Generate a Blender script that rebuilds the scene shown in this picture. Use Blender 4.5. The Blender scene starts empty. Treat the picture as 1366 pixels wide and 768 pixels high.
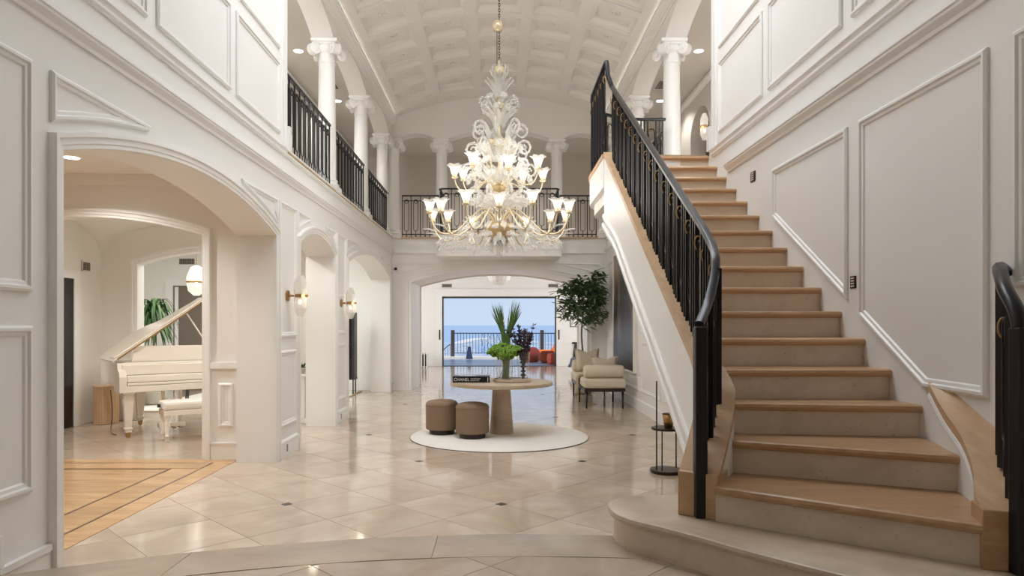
import bpy, bmesh, math, random
from mathutils import Vector, Matrix

random.seed(7)
S = bpy.context.scene
COL = S.collection
PI = math.pi
R = math.radians

# ------------------------------------------------------------------ camera
EYE = 1.48
cam_d = bpy.data.cameras.new('camera')
cam = bpy.data.objects.new('camera', cam_d)
COL.objects.link(cam)
cam.location = (0, 0, EYE)
cam.rotation_euler = (R(90), 0, 0)
cam_d.sensor_fit = 'HORIZONTAL'
cam_d.sensor_width = 36
cam_d.lens = 24
cam_d.shift_x = (683 - 666) / 1366
cam_d.shift_y = (433 - 384) / 1366
cam_d.clip_start = 0.05
cam_d.clip_end = 120000
S.camera = cam

# ------------------------------------------------------------------ world, sun, exposure
S.view_settings.view_transform = 'Standard'
S.view_settings.look = 'None'
S.view_settings.gamma = 1.0
S.view_settings.use_curve_mapping = False
S.view_settings.exposure = 0.58

w = bpy.data.worlds.new('sky')
S.world = w
w.use_nodes = True
nt = w.node_tree
nt.nodes.clear()
out = nt.nodes.new('ShaderNodeOutputWorld')
bg = nt.nodes.new('ShaderNodeBackground')
tc = nt.nodes.new('ShaderNodeTexCoord')
sx = nt.nodes.new('ShaderNodeSeparateXYZ')
cr = nt.nodes.new('ShaderNodeValToRGB')
cr.color_ramp.elements[0].position = 0.0
cr.color_ramp.elements[0].color = (0.60, 0.735, 0.92, 1)
cr.color_ramp.elements[1].position = 0.6
cr.color_ramp.elements[1].color = (0.36, 0.53, 0.82, 1)
nt.links.new(tc.outputs['Generated'], sx.inputs[0])
nt.links.new(sx.outputs['Z'], cr.inputs[0])
nt.links.new(cr.outputs[0], bg.inputs[0])
bg.inputs[1].default_value = 0.66
nt.links.new(bg.outputs[0], out.inputs[0])

def add_light(name, kind, loc, energy, color, rot=(0, 0, 0), size=1.0, size_y=None, spot=None, radius=None):
    d = bpy.data.lights.new(name, kind)
    d.energy = energy
    d.color = color
    if kind == 'AREA':
        d.shape = 'RECTANGLE'
        d.size = size
        d.size_y = size_y or size
    if kind == 'SPOT':
        d.spot_size = R(spot or 100)
        d.spot_blend = 0.6
    if radius is not None:
        d.shadow_soft_size = radius
    if kind == 'SUN':
        d.angle = R(1.0)
    o = bpy.data.objects.new(name, d)
    o.location = loc
    o.rotation_euler = rot
    COL.objects.link(o)
    return o

add_light('sun', 'SUN', (0, 0, 30), 2.0, (1.0, 0.95, 0.87), rot=(R(28), 0, R(8)))
# unseen area lamps added as daylight for foyer, side room and living room
add_light('foyer_fill', 'AREA', (0, 6.1, 7.0), 125, (0.91, 0.955, 1.0), rot=(R(20), 0, 0), size=3.4, size_y=2.2)
# unseen area lamps added in both upstairs corridors to brighten the gallery
add_light('corridor_fill_left', 'AREA', (-3.2, 5.1, 4.9), 60, (0.94, 0.97, 1.0), rot=(R(90), 0, R(0)), size=0.9, size_y=1.6)
add_light('corridor_fill_right', 'AREA', (3.2, 5.1, 4.9), 60, (0.94, 0.97, 1.0), rot=(R(90), 0, R(0)), size=0.9, size_y=1.6)
# LED strips lying behind the lip of the vault's cornice
add_light('cove_light_left', 'AREA', (-2.35, 11.6, 6.072), 3, (1.0, 0.95, 0.87), rot=(R(180), R(-50), 0), size=0.05, size_y=7.2)
add_light('cove_light_right', 'AREA', (2.35, 11.6, 6.072), 3, (1.0, 0.95, 0.87), rot=(R(180), R(50), 0), size=0.05, size_y=7.2)
S.cycles.diffuse_bounces = 8
add_light('side_room_fill', 'AREA', (-4.7, 12.6, 3.15), 85, (0.97, 1.0, 0.97), size=2.6, size_y=2.6)  # ceiling lamp added in place of unseen windows
for sgn in (-1, 1):
    add_light('living_room_fill', 'AREA', (sgn * 4.55, 20.6, 1.7), 75, (0.97, 0.985, 1.0), rot=(0, sgn * R(90), 0), size=2.2, size_y=4.5)  # lamps added out of view at the side walls, no windows there

# ------------------------------------------------------------------ materials
def lin(c):
    c = c / 255.0
    return c / 12.92 if c <= 0.04045 else ((c + 0.055) / 1.055) ** 2.4

def RGB(r, g, b):
    return (lin(r), lin(g), lin(b), 1)

def principled(name):
    m = bpy.data.materials.new(name)
    m.use_nodes = True
    n = m.node_tree
    b = n.nodes.get('Principled BSDF')
    return m, n, b

def mat(name, col, rough=0.5, metal=0.0, var=0.04, scale=6.0, bump=0.0, bscale=60, coat=0.0, spec=0.5):
    m, n, b = principled(name)
    b.inputs['Roughness'].default_value = rough
    b.inputs['Metallic'].default_value = metal
    b.inputs['Coat Weight'].default_value = coat
    b.inputs['Specular IOR Level'].default_value = spec
    t = n.nodes.new('ShaderNodeTexCoord')
    ns = n.nodes.new('ShaderNodeTexNoise')
    ns.inputs['Scale'].default_value = scale
    ns.inputs['Detail'].default_value = 4
    n.links.new(t.outputs['Object'], ns.inputs['Vector'])
    mx = n.nodes.new('ShaderNodeMix')
    mx.data_type = 'RGBA'
    mx.inputs[6].default_value = tuple(c * (1 - var) for c in col[:3]) + (1,)
    mx.inputs[7].default_value = tuple(min(1, c * (1 + var)) for c in col[:3]) + (1,)
    n.links.new(ns.outputs['Fac'], mx.inputs[0])
    n.links.new(mx.outputs[2], b.inputs['Base Color'])
    if bump:
        n2 = n.nodes.new('ShaderNodeTexNoise')
        n2.inputs['Scale'].default_value = bscale
        n.links.new(t.outputs['Object'], n2.inputs['Vector'])
        bp = n.nodes.new('ShaderNodeBump')
        bp.inputs['Strength'].default_value = bump
        bp.inputs['Distance'].default_value = 0.01
        n.links.new(n2.outputs['Fac'], bp.inputs['Height'])
        n.links.new(bp.outputs[0], b.inputs['Normal'])
    return m

def stone_mat(name, c1, c2, c3, rough, scale=1.6, rnd=0.12, pits=0.0, grid=False):
    m, n, b = principled(name)
    t = n.nodes.new('ShaderNodeTexCoord')
    oi = n.nodes.new('ShaderNodeObjectInfo')
    add = n.nodes.new('ShaderNodeVectorMath')
    add.operation = 'MULTIPLY_ADD'
    cmb = n.nodes.new('ShaderNodeCombineXYZ')
    for i in range(3):
        n.links.new(oi.outputs['Random'], cmb.inputs[i])
    add.inputs[1].default_value = (37, 51, 23)
    n.links.new(cmb.outputs[0], add.inputs[0])
    geo = n.nodes.new('ShaderNodeNewGeometry')
    n.links.new(geo.outputs['Position'], add.inputs[2])
    ns = n.nodes.new('ShaderNodeTexNoise')
    ns.inputs['Scale'].default_value = scale
    ns.inputs['Detail'].default_value = 8
    ns.inputs['Roughness'].default_value = 0.62
    ns.inputs['Distortion'].default_value = 0.8
    n.links.new(add.outputs[0], ns.inputs['Vector'])
    r = n.nodes.new('ShaderNodeValToRGB')
    e = r.color_ramp.elements
    e[0].position = 0.3
    e[0].color = c1
    e[1].position = 0.72
    e[1].color = c3
    k = e.new(0.5)
    k.color = c2
    n.links.new(ns.outputs['Fac'], r.inputs[0])
    hsv = n.nodes.new('ShaderNodeHueSaturation')
    mr = n.nodes.new('ShaderNodeMapRange')
    mr.inputs[3].default_value = 1 - rnd
    mr.inputs[4].default_value = 1 + rnd
    n.links.new(oi.outputs['Random'], mr.inputs[0])
    n.links.new(mr.outputs[0], hsv.inputs['Value'])
    n.links.new(r.outputs[0], hsv.inputs['Color'])
    col_out = hsv.outputs[0]
    if pits:
        p = n.nodes.new('ShaderNodeTexNoise')
        p.inputs['Scale'].default_value = 45
        p.inputs['Detail'].default_value = 3
        n.links.new(geo.outputs['Position'], p.inputs['Vector'])
        pr = n.nodes.new('ShaderNodeValToRGB')
        pr.color_ramp.elements[0].position = 0.66
        pr.color_ramp.elements[0].color = (1, 1, 1, 1)
        pr.color_ramp.elements[1].position = 0.74
        pr.color_ramp.elements[1].color = (1 - pits,) * 3 + (1,)
        n.links.new(p.outputs['Fac'], pr.inputs[0])
        mm = n.nodes.new('ShaderNodeMix')
        mm.data_type = 'RGBA'
        mm.blend_type = 'MULTIPLY'
        mm.inputs[0].default_value = 1
        n.links.new(col_out, mm.inputs[6])
        n.links.new(pr.outputs[0], mm.inputs[7])
        col_out = mm.outputs[2]
    if grid:
        # tiles too far off to tell apart: joints turned by 45 degrees
        mp = n.nodes.new('ShaderNodeMapping')
        mp.inputs['Rotation'].default_value = (0, 0, R(45))
        n.links.new(geo.outputs['Position'], mp.inputs['Vector'])
        br = n.nodes.new('ShaderNodeTexBrick')
        br.offset = 0
        br.inputs['Scale'].default_value = 1
        br.inputs['Brick Width'].default_value = 0.6257
        br.inputs['Row Height'].default_value = 0.6257
        br.inputs['Mortar Size'].default_value = 0.003
        br.inputs['Color1'].default_value = (1, 1, 1, 1)
        br.inputs['Color2'].default_value = (0.9, 0.9, 0.9, 1)
        br.inputs['Mortar'].default_value = (0.6, 0.58, 0.55, 1)
        n.links.new(mp.outputs[0], br.inputs['Vector'])
        mm = n.nodes.new('ShaderNodeMix')
        mm.data_type = 'RGBA'
        mm.blend_type = 'MULTIPLY'
        mm.inputs[0].default_value = 1
        n.links.new(col_out, mm.inputs[6])
        n.links.new(br.outputs['Color'], mm.inputs[7])
        col_out = mm.outputs[2]
    n.links.new(col_out, b.inputs['Base Color'])
    b.inputs['Roughness'].default_value = rough
    return m

def wood_mat(name, c1, c2, rough=0.4, axis=(1, 12, 12), scale=2.0):
    m, n, b = principled(name)
    t = n.nodes.new('ShaderNodeTexCoord')
    oi = n.nodes.new('ShaderNodeObjectInfo')
    mp = n.nodes.new('ShaderNodeMapping')
    mp.inputs['Scale'].default_value = axis
    n.links.new(t.outputs['Object'], mp.inputs['Vector'])
    cmb = n.nodes.new('ShaderNodeCombineXYZ')
    mu = n.nodes.new('ShaderNodeMath')
    mu.operation = 'MULTIPLY'
    mu.inputs[1].default_value = 40
    n.links.new(oi.outputs['Random'], mu.inputs[0])
    for i in range(3):
        n.links.new(mu.outputs[0], cmb.inputs[i])
    n.links.new(cmb.outputs[0], mp.inputs['Location'])
    ns = n.nodes.new('ShaderNodeTexNoise')
    ns.inputs['Scale'].default_value = scale
    ns.inputs['Detail'].default_value = 6
    ns.inputs['Distortion'].default_value = 0.6
    n.links.new(mp.outputs[0], ns.inputs['Vector'])
    r = n.nodes.new('ShaderNodeValToRGB')
    r.color_ramp.elements[0].position = 0.32
    r.color_ramp.elements[0].color = c1
    r.color_ramp.elements[1].position = 0.68
    r.color_ramp.elements[1].color = c2
    n.links.new(ns.outputs['Fac'], r.inputs[0])
    hsv = n.nodes.new('ShaderNodeHueSaturation')
    mr = n.nodes.new('ShaderNodeMapRange')
    mr.inputs[3].default_value = 0.9
    mr.inputs[4].default_value = 1.1
    n.links.new(oi.outputs['Random'], mr.inputs[0])
    n.links.new(mr.outputs[0], hsv.inputs['Value'])
    n.links.new(r.outputs[0], hsv.inputs['Color'])
    n.links.new(hsv.outputs[0], b.inputs['Base Color'])
    b.inputs['Roughness'].default_value = rough
    return m

def emit_mat(name, col, strength):
    m = bpy.data.materials.new(name)
    m.use_nodes = True
    n = m.node_tree
    n.nodes.clear()
    o = n.nodes.new('ShaderNodeOutputMaterial')
    e = n.nodes.new('ShaderNodeEmission')
    e.inputs[0].default_value = col
    e.inputs[1].default_value = strength
    n.links.new(e.outputs[0], o.inputs[0])
    return m

def glass_mat(name, tint, clear=0.6, white=0.2, rough=0.05, whitecol=(0.9, 0.9, 0.88, 1), ior=1.5):
    m = bpy.data.materials.new(name)
    m.use_nodes = True
    n = m.node_tree
    n.nodes.clear()
    o = n.nodes.new('ShaderNodeOutputMaterial')
    tr = n.nodes.new('ShaderNodeBsdfTransparent')
    tr.inputs[0].default_value = tint
    gl = n.nodes.new('ShaderNodeBsdfGlossy')
    gl.inputs['Roughness'].default_value = rough
    df = n.nodes.new('ShaderNodeBsdfDiffuse')
    df.inputs[0].default_value = whitecol
    tl = n.nodes.new('ShaderNodeBsdfTranslucent')
    tl.inputs[0].default_value = whitecol
    m1 = n.nodes.new('ShaderNodeMixShader')
    m1.inputs[0].default_value = 0.5
    n.links.new(df.outputs[0], m1.inputs[1])
    n.links.new(tl.outputs[0], m1.inputs[2])
    lw = n.nodes.new('ShaderNodeLayerWeight')
    lw.inputs[0].default_value = 0.5
    pw_ = n.nodes.new('ShaderNodeMath')
    pw_.operation = 'POWER'
    pw_.inputs[1].default_value = 3.0
    n.links.new(lw.outputs['Facing'], pw_.inputs[0])
    fr = n.nodes.new('ShaderNodeMath')
    fr.operation = 'MULTIPLY_ADD'
    fr.inputs[1].default_value = ior - 0.9
    fr.inputs[2].default_value = 0.03
    n.links.new(pw_.outputs[0], fr.inputs[0])
    m2 = n.nodes.new('ShaderNodeMixShader')
    n.links.new(fr.outputs[0], m2.inputs[0])
    n.links.new(tr.outputs[0], m2.inputs[1])
    n.links.new(gl.outputs[0], m2.inputs[2])
    m3 = n.nodes.new('ShaderNodeMixShader')
    m3.inputs[0].default_value = white
    n.links.new(m2.outputs[0], m3.inputs[1])
    n.links.new(m1.outputs[0], m3.inputs[2])
    n.links.new(m3.outputs[0], o.inputs[0])
    return m

M = {}
M['paint'] = mat('white_wall_paint', (0.85, 0.84, 0.82, 1), 0.45, var=0.012, scale=1.2)
M['trim'] = mat('white_trim_paint', (0.87, 0.865, 0.85, 1), 0.35, var=0.01)
M['cream'] = mat('cream_wall_paint', (0.84, 0.82, 0.78, 1), 0.5, var=0.012, scale=1.2)
M['vault'] = mat('vault_plaster', (0.82, 0.80, 0.77, 1), 0.55, var=0.015)
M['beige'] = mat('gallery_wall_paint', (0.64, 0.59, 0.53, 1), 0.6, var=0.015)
M['tile'] = stone_mat('beige_marble_tile', RGB(182, 164, 147), RGB(195, 178, 160), RGB(209, 195, 179), 0.09, rnd=0.05)
M['tile_far'] = stone_mat('beige_marble_floor', RGB(182, 164, 147), RGB(195, 178, 160), RGB(209, 195, 179), 0.10, grid=True, rnd=0.0)
M['grout'] = mat('floor_grout', RGB(128, 112, 94), 0.6)
M['insert'] = mat('dark_stone_insert', RGB(70, 60, 52), 0.25)
M['step'] = stone_mat('travertine_step', RGB(176, 158, 138), RGB(192, 175, 155), RGB(206, 190, 171), 0.28, scale=2.5, rnd=0.05, pits=0.25)
M['riser'] = stone_mat('travertine_riser', RGB(208, 192, 172), RGB(217, 203, 184), RGB(225, 213, 196), 0.45, scale=4.0, rnd=0.04, pits=0.3)
M['oak'] = wood_mat('oak_tread', RGB(176, 138, 101), RGB(195, 159, 121), 0.34)
M['oak_cap'] = wood_mat('oak_cap', RGB(184, 150, 115), RGB(202, 170, 134), 0.38, axis=(6, 1, 6))
M['oak_floor'] = wood_mat('oak_floor', RGB(180, 142, 100), RGB(202, 168, 126), 0.22, axis=(1, 8, 8))
M['walnut_line'] = mat('dark_inlay', RGB(88, 58, 36), 0.3)
M['iron'] = mat('black_iron', RGB(24, 24, 27), 0.38, metal=0.3)
M['rail'] = mat('black_handrail', RGB(38, 39, 43), 0.3, metal=0.4)
M['brass'] = mat('aged_brass', RGB(176, 140, 92), 0.3, metal=0.9)
M['gold'] = mat('pale_gold_glass', RGB(216, 200, 168), 0.18, metal=0.25)
M['gold_bowl'] = mat('gold_glass_bowl', RGB(186, 162, 118), 0.15, metal=0.4)
M['crystal'] = glass_mat('clear_crystal', (0.97, 0.97, 0.96, 1), white=0.27, whitecol=(0.93, 0.93, 0.91, 1))
M['shade'] = glass_mat('frosted_shade', (1, 0.97, 0.93, 1), white=0.5, whitecol=(0.95, 0.93, 0.9, 1), rough=0.2)
M['sconce_glass'] = glass_mat('sconce_glass', (0.98, 0.97, 0.95, 1), white=0.55, whitecol=(0.92, 0.91, 0.89, 1), rough=0.15)
M['bulb_dim'] = emit_mat('dim_bulb', (1, 0.86, 0.66, 1), 2.5)
M['amber'] = mat('amber_candle', RGB(232, 186, 108), 0.35)
M['bulb'] = emit_mat('lit_bulb', (1, 0.87, 0.68, 1), 14)
M['lens'] = emit_mat('lit_lens', (1, 0.94, 0.85, 1), 9)
M['glass'] = glass_mat('vase_glass', (0.985, 0.99, 0.988, 1), white=0.07, ior=1.9)
M['trav'] = stone_mat('travertine_table', RGB(172, 152, 130), RGB(190, 171, 148), RGB(204, 187, 166), 0.4, scale=3.5, rnd=0.0, pits=0.15)
M['taupe'] = mat('taupe_fabric', RGB(140, 116, 95), 0.85, var=0.08, scale=40, bump=0.25, bscale=220)
M['darkwood'] = mat('dark_walnut', RGB(44, 31, 24), 0.4, var=0.12)
M['rug'] = mat('ivory_rug', RGB(232, 229, 222), 0.95, var=0.05, scale=30, bump=0.4, bscale=260)
M['ivory'] = mat('ivory_upholstery', RGB(214, 203, 184), 0.85, var=0.03, scale=30, bump=0.2, bscale=240)
M['pillow'] = mat('linen_pillow', RGB(206, 192, 172), 0.9, var=0.05, scale=50, bump=0.3, bscale=260)
M['throw'] = mat('tan_throw', RGB(176, 152, 122), 0.95, var=0.1, scale=60, bump=0.4, bscale=300)
M['piano'] = mat('white_lacquer', RGB(240, 232, 220), 0.12, var=0.01, coat=0.5)
M['leather'] = mat('white_leather', RGB(238, 233, 226), 0.38, var=0.02)
M['black'] = mat('black_gloss', RGB(16, 16, 18), 0.2)
M['charcoal'] = mat('charcoal_metal', RGB(58, 58, 60), 0.4, metal=0.5)
M['leaf'] = mat('leaf_green', RGB(74, 98, 58), 0.38, var=0.25, scale=9)
M['leaf2'] = mat('leaf_bright', RGB(70, 104, 52), 0.45, var=0.25, scale=9)
M['blade'] = mat('blade_green', RGB(92, 126, 62), 0.45, var=0.3, scale=12)
M['bloom'] = mat('lime_bloom', RGB(108, 148, 44), 0.6, var=0.3, scale=40)
M['stem'] = mat('pale_stem', RGB(112, 124, 72), 0.6, var=0.15)
M['plum'] = mat('plum_leaf', RGB(66, 44, 52), 0.6, var=0.3, scale=20)
M['bark'] = mat('grey_bark', RGB(128, 112, 94), 0.8, var=0.2, scale=20)
M['pot'] = mat('grey_pot', RGB(186, 178, 166), 0.6, var=0.05)
M['soil'] = mat('dark_soil', RGB(54, 44, 36), 0.9)
M['grille'] = mat('vent_grille', RGB(150, 140, 128), 0.5)
M['bronze'] = mat('dark_bronze', RGB(58, 46, 38), 0.35, metal=0.6)
M['white'] = mat('plain_white', (0.85, 0.85, 0.83, 1), 0.4)
M['paper'] = mat('book_pages', RGB(225, 218, 204), 0.8)
M['bookteal'] = mat('book_cover', RGB(28, 36, 40), 0.3)
M['print'] = mat('white_print', (0.82, 0.82, 0.82, 1), 0.5)
M['orange'] = mat('orange_fabric', RGB(240, 130, 56), 0.85, var=0.06)
M['rust'] = mat('rust_fabric', RGB(150, 68, 40), 0.85, var=0.06)
M['coral'] = mat('coral_fabric', RGB(226, 104, 82), 0.85, var=0.06)
M['navy'] = mat('navy_glaze', RGB(48, 60, 96), 0.4)
M['bluegrey'] = mat('blue_grey_throw', RGB(96, 102, 122), 0.9, var=0.1, scale=40)
M['white_fabric'] = mat('white_fabric', RGB(225, 224, 224), 0.85)
M['terrace'] = stone_mat('terrace_stone', RGB(150, 150, 158), RGB(168, 168, 174), RGB(186, 186, 190), 0.3, rnd=0.0, grid=True)
M['parapet'] = mat('terrace_kerb', RGB(225, 220, 212), 0.6)
M['post'] = mat('terrace_post', RGB(74, 62, 58), 0.6)
M['reed'] = wood_mat('fluted_oak', RGB(196, 160, 122), RGB(214, 182, 146), 0.5, axis=(8, 8, 1))
M['room_shade'] = mat('shaded_room', RGB(120, 110, 100), 0.6)  # dark tone standing for shade past the doorway
M['doorframe'] = mat('sliding_door_frame', RGB(70, 62, 58), 0.4, metal=0.4)
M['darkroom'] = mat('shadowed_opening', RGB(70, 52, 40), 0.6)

def painting_mat():
    m, n, b = principled('dark_abstract_canvas')
    t = n.nodes.new('ShaderNodeTexCoord')
    mp = n.nodes.new('ShaderNodeMapping')
    mp.inputs['Scale'].default_value = (1, 1.5, 0.4)
    n.links.new(t.outputs['Object'], mp.inputs['Vector'])
    ns = n.nodes.new('ShaderNodeTexNoise')
    ns.inputs['Scale'].default_value = 2.2
    ns.inputs['Detail'].default_value = 6
    ns.inputs['Distortion'].default_value = 0.4
    n.links.new(mp.outputs[0], ns.inputs['Vector'])
    sp = n.nodes.new('ShaderNodeSeparateXYZ')
    n.links.new(t.outputs['Generated'], sp.inputs[0])
    ad = n.nodes.new('ShaderNodeMath')
    ad.operation = 'MULTIPLY_ADD'
    ad.inputs[1].default_value = 0.5
    n.links.new(sp.outputs['Z'], ad.inputs[0])
    sub = n.nodes.new('ShaderNodeMath')
    sub.operation = 'MULTIPLY_ADD'
    sub.inputs[1].default_value = 1.9
    sub.inputs[2].default_value = -0.75
    n.links.new(ns.outputs['Fac'], sub.inputs[0])
    n.links.new(sub.outputs[0], ad.inputs[2])
    r = n.nodes.new('ShaderNodeValToRGB')
    e = r.color_ramp.elements
    e[0].position = 0.15
    e[0].color = RGB(22, 20, 24)
    e[1].position = 0.95
    e[1].color = RGB(150, 128, 108)
    k = e.new(0.5)
    k.color = RGB(52, 46, 48)
    n.links.new(ad.outputs[0], r.inputs[0])
    n.links.new(r.outputs[0], b.inputs['Base Color'])
    b.inputs['Roughness'].default_value = 0.4
    return m
M['canvas'] = painting_mat()

def land_mat():
    m, n, b = principled('far_town_land')
    g = n.nodes.new('ShaderNodeNewGeometry')
    v = n.nodes.new('ShaderNodeTexVoronoi')
    v.inputs['Scale'].default_value = 0.03
    n.links.new(g.outputs['Position'], v.inputs['Vector'])
    r = n.nodes.new('ShaderNodeValToRGB')
    e = r.color_ramp.elements
    e[0].position = 0.0
    e[0].color = RGB(120, 140, 165)
    e[1].position = 1.0
    e[1].color = RGB(205, 208, 214)
    k = e.new(0.45)
    k.color = RGB(160, 172, 188)
    n.links.new(v.outputs['Color'], r.inputs[0])
    n.links.new(r.outputs[0], b.inputs['Base Color'])
    b.inputs['Roughness'].default_value = 1
    return m
M['land'] = land_mat()  # distance haze is mixed into the blue-grey land colours
M['sea'] = mat('sea_water', RGB(150, 172, 198), 0.9, var=0.06, scale=0.002)  # pale colour includes the haze over the water
M['beach'] = mat('far_beach', RGB(216, 212, 208), 1.0)

# ------------------------------------------------------------------ geometry helpers
class MB:
    def __init__(self):
        self.v = []
        self.f = []

    def add(self, vs, fs):
        o = len(self.v)
        self.v += [tuple(p) for p in vs]
        self.f += [tuple(i + o for i in f) for f in fs]
        return self

    def box(self, x0, x1, y0, y1, z0, z1):
        return self.add([(x0, y0, z0), (x1, y0, z0), (x1, y1, z0), (x0, y1, z0),
                         (x0, y0, z1), (x1, y0, z1), (x1, y1, z1), (x0, y1, z1)],
                        [(0, 3, 2, 1), (4, 5, 6, 7), (0, 1, 5, 4), (1, 2, 6, 5), (2, 3, 7, 6), (3, 0, 4, 7)])

    def prism(self, poly, z0, z1, fn=None):
        n = len(poly)
        fn = fn or (lambda a, b, c: (a, b, c))
        vs = [fn(p[0], p[1], z0) for p in poly] + [fn(p[0], p[1], z1) for p in poly]
        fs = [tuple(range(n - 1, -1, -1)), tuple(range(n, 2 * n))]
        for i in range(n):
            j = (i + 1) % n
            fs.append((i, j, n + j, n + i))
        return self.add(vs, fs)

    def lathe(self, prof, n=20, c=(0, 0, 0), caps=True, phase=0.0):
        vs = []
        for r_, z in prof:
            for k in range(n):
                a = 2 * PI * k / n + phase
                vs.append((c[0] + r_ * math.cos(a), c[1] + r_ * math.sin(a), c[2] + z))
        fs = []
        for i in range(len(prof) - 1):
            for k in range(n):
                j = (k + 1) % n
                fs.append((i * n + k, i * n + j, (i + 1) * n + j, (i + 1) * n + k))
        if caps:
            fs.append(tuple(range(n - 1, -1, -1)))
            o = (len(prof) - 1) * n
            fs.append(tuple(o + k for k in range(n)))
        return self.add(vs, fs)

    def tube(self, pts, r, n=6, closed=False, caps=True):
        pts = [Vector(p) for p in pts]
        N = len(pts)
        rr = r if isinstance(r, (list, tuple)) else [r] * N
        vs = []
        prev = None
        for i, p in enumerate(pts):
            if closed:
                t = pts[(i + 1) % N] - pts[i - 1]
            else:
                t = pts[min(i + 1, N - 1)] - pts[max(i - 1, 0)]
            if t.length < 1e-9:
                t = Vector((0, 0, 1))
            t.normalize()
            if prev is None:
                u = t.orthogonal().normalized()
            else:
                u = prev - t * prev.dot(t)
                if u.length < 1e-6:
                    u = t.orthogonal()
                u.normalize()
            prev = u
            v = t.cross(u)
            for k in range(n):
                a = 2 * PI * k / n
                vs.append(p + (u * math.cos(a) + v * math.sin(a)) * rr[i])
        fs = []
        for i in range(N if closed else N - 1):
            i2 = (i + 1) % N
            for k in range(n):
                j = (k + 1) % n
                fs.append((i * n + k, i * n + j, i2 * n + j, i2 * n + k))
        if caps and not closed:
            fs.append(tuple(range(n - 1, -1, -1)))
            fs.append(tuple((N - 1) * n + k for k in range(n)))
        return self.add(vs, fs)

    def band(self, path, sec, caps=True):
        """section (side, up) swept along a 3D path; side stays level"""
        pts = [Vector(p) for p in path]
        N = len(pts)
        n = len(sec)
        vs = []
        for i, p in enumerate(pts):
            t = pts[min(i + 1, N - 1)] - pts[max(i - 1, 0)]
            h = Vector((t.x, t.y, 0))
            if h.length < 1e-9:
                h = Vector((0, 1, 0))
            h.normalize()
            s = Vector((h.y, -h.x, 0))
            t.normalize()
            up = s.cross(t)
            for a, b in sec:
                vs.append(p + s * a + up * b)
        fs = []
        for i in range(N - 1):
            for k in range(n):
                j = (k + 1) % n
                fs.append((i * n + k, i * n + j, (i + 1) * n + j, (i + 1) * n + k))
        if caps:
            fs.append(tuple(range(n - 1, -1, -1)))
            fs.append(tuple((N - 1) * n + k for k in range(n)))
        return self.add(vs, fs)

    def sphere(self, c, r, nu=12, nv=8, sq=(1, 1, 1)):
        prof = []
        vs = [(c[0], c[1], c[2] - r * sq[2])]
        for i in range(1, nv):
            a = -PI / 2 + PI * i / nv
            for k in range(nu):
                b = 2 * PI * k / nu
                vs.append((c[0] + r * sq[0] * math.cos(a) * math.cos(b), c[1] + r * sq[1] * math.cos(a) * math.sin(b),
                           c[2] + r * sq[2] * math.sin(a)))
        vs.append((c[0], c[1], c[2] + r * sq[2]))
        fs = []
        for k in range(nu):
            fs.append((0, 1 + (k + 1) % nu, 1 + k))
        for i in range(nv - 2):
            for k in range(nu):
                j = (k + 1) % nu
                fs.append((1 + i * nu + k, 1 + i * nu + j, 1 + (i + 1) * nu + j, 1 + (i + 1) * nu + k))
        top = len(vs) - 1
        o = 1 + (nv - 2) * nu
        for k in range(nu):
            fs.append((o + k, o + (k + 1) % nu, top))
        return self.add(vs, fs)

    def mesh(self, name):
        me = bpy.data.meshes.new(name)
        me.from_pydata(self.v, [], self.f)
        me.update()
        return me

    def build(self, name, m, parent=None, smooth=False, bevel=0, world=True, fix=True):
        me = self.mesh(name)
        if fix:
            b = bmesh.new()
            b.from_mesh(me)
            bmesh.ops.recalc_face_normals(b, faces=b.faces)
            b.to_mesh(me)
            b.free()
        return link(name, me, m, parent, smooth, bevel, world)

def link(name, me, m, parent=None, smooth=False, bevel=0, world=True):
    if m is not None and len(me.materials) == 0:
        me.materials.append(M[m] if isinstance(m, str) else m)
    if smooth:
        me.shade_smooth() if hasattr(me, 'shade_smooth') else None
        if smooth == 'auto':
            try:
                me.set_sharp_from_angle(angle=R(40))
            except Exception:
                pass
    o = bpy.data.objects.new(name, me)
    COL.objects.link(o)
    if parent is not None:
        o.parent = parent
        if world:
            o.matrix_parent_inverse = WORLD[parent.name].inverted()
    WORLD[o.name] = Matrix.Identity(4) if world else (WORLD[parent.name].copy() if parent else Matrix.Identity(4))
    if bevel:
        bm_ = o.modifiers.new('bevel', 'BEVEL')
        bm_.width = bevel
        bm_.segments = 2
        bm_.limit_method = 'ANGLE'
    return o

WORLD = {}

def thing(name, label, cat, loc=(0, 0, 0), rz=0.0, group=None):
    o = bpy.data.objects.new(name, None)
    COL.objects.link(o)
    o.location = loc
    o.rotation_euler = (0, 0, rz)
    o.empty_display_size = 0.1
    WORLD[o.name] = Matrix.Translation(Vector(loc)) @ Matrix.Rotation(rz, 4, 'Z')
    tag(o, label, cat, group)
    return o

def tag(o, label, cat, group=None):
    o['label'] = label
    o['category'] = cat
    if group:
        o['group'] = group
    return o

def struct(o):
    o['kind'] = 'structure'
    return o

def copy_tree(o, parent=None):
    c = o.copy()
    COL.objects.link(c)
    if parent is not None:
        c.parent = parent
    for ch in list(o.children):
        copy_tree(ch, c)
    return c

def at(px, py, d):
    """real position of a photographed point that stands d metres away"""
    return ((px - 666) * d / 911, d, EYE + (433 - py) * d / 911)

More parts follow.
